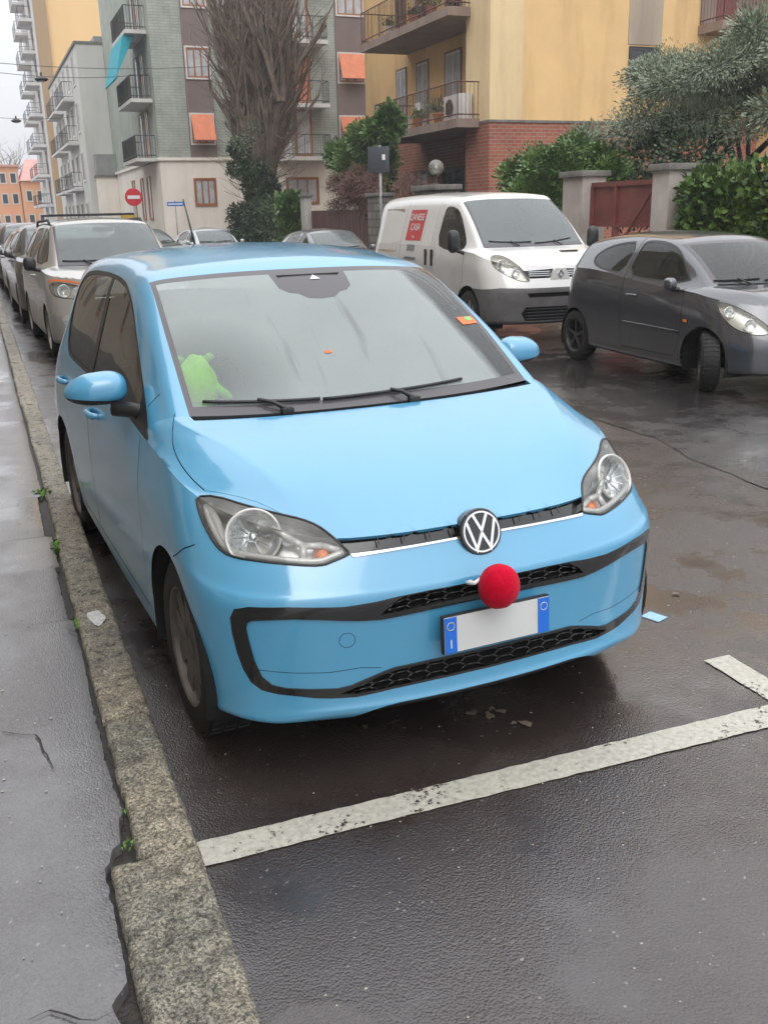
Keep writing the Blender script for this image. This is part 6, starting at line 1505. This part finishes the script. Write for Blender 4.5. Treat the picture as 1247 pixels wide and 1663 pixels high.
# white van
VAN = gen_spec(4.78, .952, 1.965, .985, 1.22, .70, 1.215, 1.42, 1.84, 4.55, .735, clear=.26, n=3.6, k=.14, Df=.42, bl=.72, zbr=1.22, res=.6, lean=.10, vt=1)
def van_extra(sh, car):
    slats(sh, car, (.865, .89, .915), .44, .0075, 'silver', 'grille_slat', .002, xmin=.13)
    # shield between the grille halves, with the diamond badge
    m = MB(); a = sh.front(0, .90); y = a[0].y
    m.prism([(-.145, .815), (-.095, .93), (-.07, .955), (.07, .955), (.095, .93), (.145, .815)], y-.035, y+.02, 'xz'); s = m.build('grille_shield', VANW, car)
    m = MB(); dm = lambda w, h: [(0, .888+h), (w, .888), (0, .888-h), (-w, .888)]
    o_, i_ = dm(.044, .060), dm(.024, .034)
    for k in range(4): m.prism([o_[k], o_[(k+1) % 4], i_[(k+1) % 4], i_[k]], y-.048, y-.036, 'xz')
    m.build('badge', M['chrome_bright'], s)
    slats(sh, car, (.33, .37, .41, .45), .50, .008, 'black_plastic')
    # side glass strip, lettering panels
    def panel(poly, mat, name, parent, d=.004, sx=-1):
        pts = []
        for y, z in poly:
            a = sh.side(y, z); pts.append(Vector((sx*(a[0].x+d), a[0].y, a[0].z)))
        m = MB(); m.add(pts, [tuple(range(len(pts)))]); return m.build(name, mat, parent)
    red = panel([(2.55, 1.28), (3.15, 1.28), (3.15, 1.72), (2.55, 1.72)], plain('van_red_vinyl', (.50, .035, .035), .4, .08), 'advert_panel', car)
    a0 = sh.side(2.85, 1.60)[0]; a1 = sh.side(2.85, 1.40)[0]
    dirv = Vector((-(a0.x-a1.x), 0, a0.z-a1.z)).normalized(); xax = Vector((0, -1, 0)); nrm = xax.cross(dirv)
    def T_(y, z, d=.008):
        p = sh.side(y, z)[0]; mt = Matrix((xax, dirv, nrm)).transposed().to_4x4(); mt.translation = Vector((-(p.x+d), p.y, p.z)); return mt
    plate_text('DANESE', .145, M['white'], red, T_(2.85, 1.61)); plate_text('CASA', .145, M['white'], red, T_(2.85, 1.47)); plate_text('SRL', .06, M['white'], red, T_(2.85, 1.33))
    panel([(2.72, 1.13), (3.02, 1.13), (3.02, 1.22), (2.72, 1.22)], plain('grey_lettering', (.22, .22, .22), .5, .3, 60), 'small_print', car)
    panel([(2.65, 1.00), (3.1, 1.00), (3.1, 1.04), (2.65, 1.04)], plain('dark_lettering', (.16, .16, .16), .5, .3, 60), 'small_print', car)
    # photo printed on the rear side panel
    m_, N, L, b = nt('printed_photo'); n = noise(N, L, 2.2, 4, .6); r = ramp(N, L, n.outputs[0], [(.3, (.10, .06, .035)), (.45, (.42, .33, .24)), (.6, (.22, .17, .15)), (.75, (.55, .46, .36))]); L.new(r.outputs[0], b.inputs['Base Color'])
    panel([(3.45, 1.10), (4.25, 1.10), (4.25, 1.74), (3.45, 1.74)], m_, 'advert_photo', car)
    strip_side(sh, car, 2.0, 4.5, .62, .62, .022, 'black_plastic', 'side_moulding')
    for y in (2.04, 2.26):
        for sx in (-1, 1):
            a = sh.side(y, 1.06)[0]; m = MB(); m.bevbox(sx*(a.x+.008)-.012, y-.03, .94, sx*(a.x+.008)+.012, y+.03, 1.17, .01); m.build('door_handle', M['black_plastic'], car, smooth=True, angle=40)
van, van_o = make_car(dict(spec=VAN, name='van', cat='van', label='white panel van with red lettering on its side, behind the dark hatchback', paint=VANW, fdepth=.8, R=.33, axles=(.84, 3.94), ra=.40, rim=M['rim'], tw=.2,
    lamp=[(.40, .81), (.50, .79), (.64, .84), (.78, .93), (.84, 1.02), (.82, 1.10), (.76, 1.135), (.66, 1.12), (.55, 1.02)], lampany=True, bowls=[(.72, 1.0, .075), (.58, .91, .055)],
    cutf=[('intake', [(0, .30), (.50, .30), (.56, .40), (.50, .48), (0, .48)]), ('slot', [(0, .60), (.46, .60), (.48, .655), (0, .655)]), ('grille', [(0, .835), (.42, .835), (.50, .93), (0, .95)]), ('bump', [(0, .24), (.99, .24), (.99, .70), (.80, .725), (.50, .715), (0, .715)])],
    parts=[('bump', 'bumper', 'bumper_grey', dict(off=.012, thick=.02)), ('intake', 'lower_intake', 'void', dict(depth=.03)), ('slot', 'bumper_slot', 'void', dict(depth=.02)), ('grille', 'grille', 'gloss_black', dict(depth=.03))],
    windows=[[(1.02, 1.22), (1.12, 1.36), (1.42, 1.66), (1.60, 1.74), (1.86, 1.76), (1.93, 1.70), (1.94, 1.24), (1.6, 1.17), (1.15, 1.16)]],
    lines=[[(1.0, 1.1), (1.02, .8), (1.2, .45), (1.95, .45), (2.02, .8), (2.0, 1.80)], [(2.12, 1.82), (2.12, .45), (3.3, .45), (3.32, 1.82)]],
    mirror=(1.08, 1.02, 1.30, .085, .15), mirmat=M['black_plastic'], yseat=1.75, zfloor=.65, seattop=1.35, extra=van_extra, style='broad', spokes=8, wipers=((-.65, -.05), (.0, .6))))
van_o.location = (5.434, 8.185, 0); van_o.rotation_euler.z = -.0243; van_o.scale = (.965,)*3
# bonnet vent
hh = van.bvh.ray_cast(Vector((.22, .42, 3)), Vector((0, 0, -1)))
m = MB(); m.bevbox(.20, hh[0].y-.04, hh[0].z-.004, .46, hh[0].y+.02, hh[0].z+.012, .004); m.build('bonnet_vent', M['gloss_black'], van_o)
# dark grey hatchback, front wheels turned
CS = gen_spec(3.435, .815, 1.465, .80, .96, .72, .975, 1.32, 1.375, 2.95, .58, clear=.18, n=2.9, k=.22, Df=.48, bl=.52, zbr=1.06, res=.7, lean=.13, vt=3)
def c1_extra(sh, car):
    m = MB(); pts = []
    for t in np.linspace(0, 2*math.pi, 41):
        x = .40*math.copysign(abs(math.cos(t))**.6, math.cos(t)); z = .405+.095*math.copysign(abs(math.sin(t))**.7, math.sin(t)); a = sh.front(x, z); pts.append(a[0]+a[1]*.004)
    m.tube(pts, .011, 6, cap=False); m.build('grille_surround', M['silver'], car, smooth=True)
    slats(sh, car, (.43,), .37, .02, 'black_plastic'); strip_side(sh, car, 1.02, 1.98, .53, .545, .011, 'gloss_black', 'side_moulding')
    a = sh.side(.93, .64)[0]
    for sx in (-1, 1): m = MB(); m.bevbox(sx*a.x-.008, .91, .63, sx*a.x+.008, .96, .655, .004); m.build('side_repeater', M['amber'], car)
c1, c1_o = make_car(dict(spec=CS, label='dark violet-grey three-door hatchback with its front wheels turned, at the right edge', group=GP, paint=GRAPH, sglass=M['side_clear'], fdepth=.9, R=.285, axles=(.66, 3.0), ra=.325, rim=M['rim_dark'], steer=rad(-34), style='spoke', spokes=5,
    lamp=[(.44, .60), (.50, .565), (.60, .56), (.70, .60), (.755, .68), (.765, .78), (.74, .845), (.69, .84), (.60, .775), (.50, .68)], lampany=True, bowls=[(.60, .645, .06), (.705, .76, .05)],
    cutf=[('grille', [(x, z) for x, z in [(0, .31), (.30, .315), (.39, .35), (.41, .405), (.39, .46), (.30, .495), (0, .50)]])], parts=[('grille', 'grille', 'void', dict(depth=.04))],
    windows=[[(.98, .985), (1.12, 1.10), (1.32, 1.27), (1.50, 1.345), (1.72, 1.375), (1.95, 1.375), (2.00, 1.33), (2.03, 1.02), (1.6, .985)], [(2.10, 1.03), (2.08, 1.365), (2.35, 1.35), (2.62, 1.30), (2.80, 1.20), (2.72, 1.10), (2.45, 1.05)]],
    lines=[[(1.02, .95), (1.0, .7), (1.02, .42), (1.10, .28), (2.0, .28), (2.06, .5), (2.05, .98)], [(2.02, 1.4), (2.055, 1.2), (2.05, .98)]], handles=[(1.86, .83)],
    mirror=(.885, 1.12, .985, .065, .062), yseat=1.45, extra=c1_extra, glass=M['screen_dark']))
c1_o.location = (5.44, 4.02, 0); c1_o.rotation_euler.z = -.038; c1_o.scale = (.95,)*3
# silver beige people carrier behind the blue car
JS = gen_spec(4.15, .885, 1.66, .96, 1.06, .86, 1.09, 1.50, 1.585, 3.85, .635, clear=.21, n=3.4, k=.15, Df=.45, bl=.60, zbr=1.10, res=.6, lean=.10, vt=1)
def js_extra(sh, car):
    for sx in (-1, 1):
        hh = [sh.bvh.ray_cast(Vector((.60, y, 3)), Vector((0, 0, -1)))[0] for y in (1.95, 2.1, 3.5, 3.65)]
        m = MB(); m.tube([Vector((sx*.60, h.y, h.z+d)) for h, d in zip(hh, (.0, .055, .055, 0))], .017, 8); m.build('roof_rail', M['black_plastic'], car, smooth=True)
    hh = sh.bvh.ray_cast(Vector((.3, 2.3, 3)), Vector((0, 0, -1)))[0]
    m = MB(); m.bevbox(-.56, 2.25, hh.z+.035, .56, 2.31, hh.z+.065, .01); m.build('roof_bar', M['black_plastic'], car, smooth=True, angle=40); m = MB(); m.bevbox(-.56, 3.15, hh.z+.035, .56, 3.21, hh.z+.065, .01); m.build('roof_bar', M['black_plastic'], car, smooth=True, angle=40)
    m = MB(); m.bevbox(-.60, 1.02, 1.075, -.40, 1.03, 1.125, .002); m.build('parking_permit', M['paper_blue'], car)
    slats(sh, car, (.70, .745), .45, .010, 'chrome')
js, js_o = make_car(dict(spec=JS, label='silver-beige tall car with roof bars, parked right behind the blue one', group=GP, paint=SILVER, fdepth=.8, R=.31, axles=(.84, 3.42), ra=.355,
    lamp=[(.46, .745), (.60, .74), (.76, .755), (.835, .80), (.845, .90), (.80, .935), (.66, .925), (.50, .88)], lampany=True, bowls=[(.70, .835, .07), (.56, .82, .05)],
    cutf=[('grille', [(0, .68), (.44, .68), (.46, .78), (0, .79)]), ('lowg', [(0, .28), (.5, .28), (.52, .42), (0, .44)]), ('fog', circ(.70, .50, .062, 24)), ('flash', [(.48, .895), (.66, .935), (.80, .945), (.84, .92), (.845, .935), (.80, .965), (.66, .955), (.48, .915)])],
    parts=[('grille', 'grille', 'void', dict(depth=.03)), ('lowg', 'grille', 'void', dict(depth=.03)), ('fog', 'fog_lamp', 'reflector', dict(off=.004, mirror='both')), ('flash', 'indicator', 'orange', dict(off=.003, mirror='both'))],
    windows=[[(1.10, 1.10), (1.25, 1.26), (1.50, 1.46), (1.65, 1.51), (1.95, 1.535), (2.0, 1.50), (2.02, 1.11)], [(2.10, 1.12), (2.08, 1.535), (2.8, 1.53), (2.95, 1.50), (2.98, 1.14)], [(3.06, 1.15), (3.05, 1.50), (3.5, 1.47), (3.7, 1.40), (3.66, 1.18)]],
    lines=[[(1.10, 1.05), (1.10, .5), (1.2, .3), (2.02, .3), (2.06, .6), (2.06, 1.06)]], handles=[(1.9, .95)], mirror=(.97, 1.20, 1.12, .075, .085), mirmat=M['black_plastic'], yseat=1.8, seattop=1.2, extra=js_extra, plate=(.52, -.012)))
js_o.location = (.311, 9.478, 0); js_o.rotation_euler.z = .0345
# ordinary hatchbacks further along both sides
HB = gen_spec(4.0, .86, 1.47, .84, .98, .88, 1.0, 1.55, 1.40, 3.5, .60, clear=.18, n=3.2, k=.17, Df=.48, bl=.55, zbr=1.04, res=.42, lean=.11, vt=3)
SUV = gen_spec(4.3, .89, 1.60, .95, 1.05, .95, 1.08, 1.6, 1.53, 3.85, .63, clear=.22, n=3.3, k=.15, Df=.46, bl=.62, zbr=1.10, res=.42, lean=.10, vt=3)
def hb(spec, pm, label, x, y, rz=0, s=1.0, flip=False):
    z = spec['L']; hi = spec is SUV; dz = .09 if hi else 0
    sh, o = make_car(dict(spec=spec, label=label, group=GP, paint=pm, fdepth=.8, R=.31, axles=(.85, 3.45 if not hi else 3.55), ra=.355,
      lamp=[(.44, .66+dz), (.60, .64+dz), (.76, .66+dz), (.82, .72+dz), (.815, .82+dz), (.74, .82+dz), (.60, .77+dz), (.48, .73+dz)], lampany=True, bowls=[(.68, .73+dz, .055), (.56, .70+dz, .045)],
      cutf=[('grille', [(0, .62+dz), (.36, .62+dz), (.42, .74+dz), (0, .76+dz)]), ('lowg', [(0, .24), (.55, .24), (.50, .40), (0, .40)])], parts=[('grille', 'grille', 'void', dict(depth=.03)), ('lowg', 'grille', 'void', dict(depth=.03))],
      windows=[[(1.12, 1.01+dz), (1.30, 1.13+dz), (1.60, 1.30+dz), (1.80, 1.355+dz), (2.05, 1.37+dz), (2.08, 1.03+dz)], [(2.15, 1.04+dz), (2.13, 1.37+dz), (2.7, 1.36+dz), (3.0, 1.30+dz), (3.2, 1.18+dz), (3.1, 1.08+dz)]],
      mirror=(.935, 1.22, 1.02+dz, .07, .065), yseat=1.85, seattop=1.05+dz, handles=[(1.95, .88+dz)], plate=(.50, -.012)))
    o.location = (x, y, 0); o.rotation_euler.z = rz; o.scale = (s,)*3; slats(sh, o, (.66+dz, .70+dz), .36, .008, 'chrome')
    return o
hb(SUV, DARK, 'dark olive-black car parked behind the silver-beige tall car', .16, 14.35, .02)
hb(HB, NAVY, 'dark blue car third in the row behind the blue one', .10, 19.2, .01); hb(SUV, DARK, 'tall blackish car far down the left row', .05, 24.0, .0); hb(HB, DARK, 'dark car near the far end of the left row', .0, 29.0, 0); hb(SUV, NAVY, 'last dark blue car visible in the left row', .0, 34.0, 0)
hb(HB, GREY2, 'greyish car whose roof shows between the blue roof and the van', 6.05, 17.2, -.02, .90); hb(HB, PALE, 'silver car in front of the dark hedge, behind the blue roof', 5.45, 26.2, .05, .90)
hb(HB, DARK, 'black car left of the silver one before the hedge', 4.05, 27.6, .25, .92); hb(HB, GREY2, 'small grey car next to the silver-beige roof, before the white ground floor', 3.75, 33.5, .1, .92)

# ------------------------------------------------------------------ on and in the blue car
def on_car(p): return CARROT @ Vector(p)
def feltmat(name, col):
    m, N, L, b = nt(name); n = noise(N, L, 60, 4, .7); r = ramp(N, L, n.outputs[0], [(.3, [c*.75 for c in col]), (.7, col)]); L.new(r.outputs[0], b.inputs['Base Color']); setp(b, rough=.95, sheen=.08, spec=.1)
    n2 = noise(N, L, 260, 3); bump(N, L, b, n2.outputs[0], .5, .004); return m
bm_ = bmesh.new(); bmesh.ops.create_uvsphere(bm_, u_segments=48, v_segments=32, radius=.0640)
for v in bm_.verts:
    k = v.co.normalized(); v.co = Vector((v.co.x*.97, v.co.y*.86, v.co.z*1.04))*(1+.035*mnoise.noise(k*1.7+Vector((3, 1, 2)))+.012*mnoise.noise(k*5))
me = bpy.data.meshes.new('felt_ball'); bm_.to_mesh(me); bm_.free(); me.polygons.foreach_set('use_smooth', [True]*len(me.polygons))
nose = thing('red_nose', on_car((-.024, -.078, .594)), 'fuzzy red felt ball tied to the front grille above the number plate', 'ornament'); nose.rotation_euler.z = .0528
link_mesh('felt_ball', me, feltmat('red_felt', (.58, .002, .028)), nose)
m = MB(); m.tube([(-.045, .03, .02), (-.072, .015, .018), (-.078, .045, .01), (-.05, .07, 0)], .006, 8); m.build('fastener', M['white'], nose, smooth=True)
toy = thing('plush_toy', on_car((-.548, 1.145, .945)), 'bright lime green plush toy on the dashboard behind the misted windscreen', 'toy')
bm_ = bmesh.new(); bmesh.ops.create_uvsphere(bm_, u_segments=32, v_segments=24, radius=1)
for v in bm_.verts:
    z = v.co.z; r = 1.0-.22*max(0, z); v.co = Vector((v.co.x*.080*r*(1.12 if z < 0 else 1), v.co.y*.060*r, .105+z*.105))*(1+.05*mnoise.noise(v.co*2))
me = bpy.data.meshes.new('plush_body'); bm_.to_mesh(me); bm_.free(); me.polygons.foreach_set('use_smooth', [True]*len(me.polygons)); link_mesh('plush_body', me, feltmat('lime_plush', (.42, 1.0, .04)), toy)
for sx in (-1, 1): m = MB(); m.tube([(sx*.04, .01, .185), (sx*.062, .012, .20), (sx*.07, .012, .19)], [.016, .014, .010], 8); m.build('ear', feltmat('lime_plush_ear', (.20, .72, .05)), toy, smooth=True)
m = MB(); m.tube([(.06, -.02, .09), (.10, -.02, .06), (.12, -.02, .04)], [.02, .017, .012], 8); m.build('paw', feltmat('lime_plush_paw', (.20, .72, .05)), toy, smooth=True)

# ------------------------------------------------------------------ damp winter air
hm = bpy.data.materials.new('damp_air'); hm.use_nodes = True; hn = hm.node_tree.nodes; hl_ = hm.node_tree.links
for n in list(hn): hn.remove(n)
ho = hn.new('ShaderNodeOutputMaterial'); pv = hn.new('ShaderNodeVolumePrincipled'); pv.inputs['Color'].default_value = (.93, .94, .97, 1); pv.inputs['Density'].default_value = .0015; pv.inputs['Anisotropy'].default_value = .2
hl_.new(pv.outputs[0], ho.inputs['Volume'])
m = MB(); m.box(-62, -42, -1, 202, 322, 44); tag(m.build('haze', hm, None), kind='stuff')
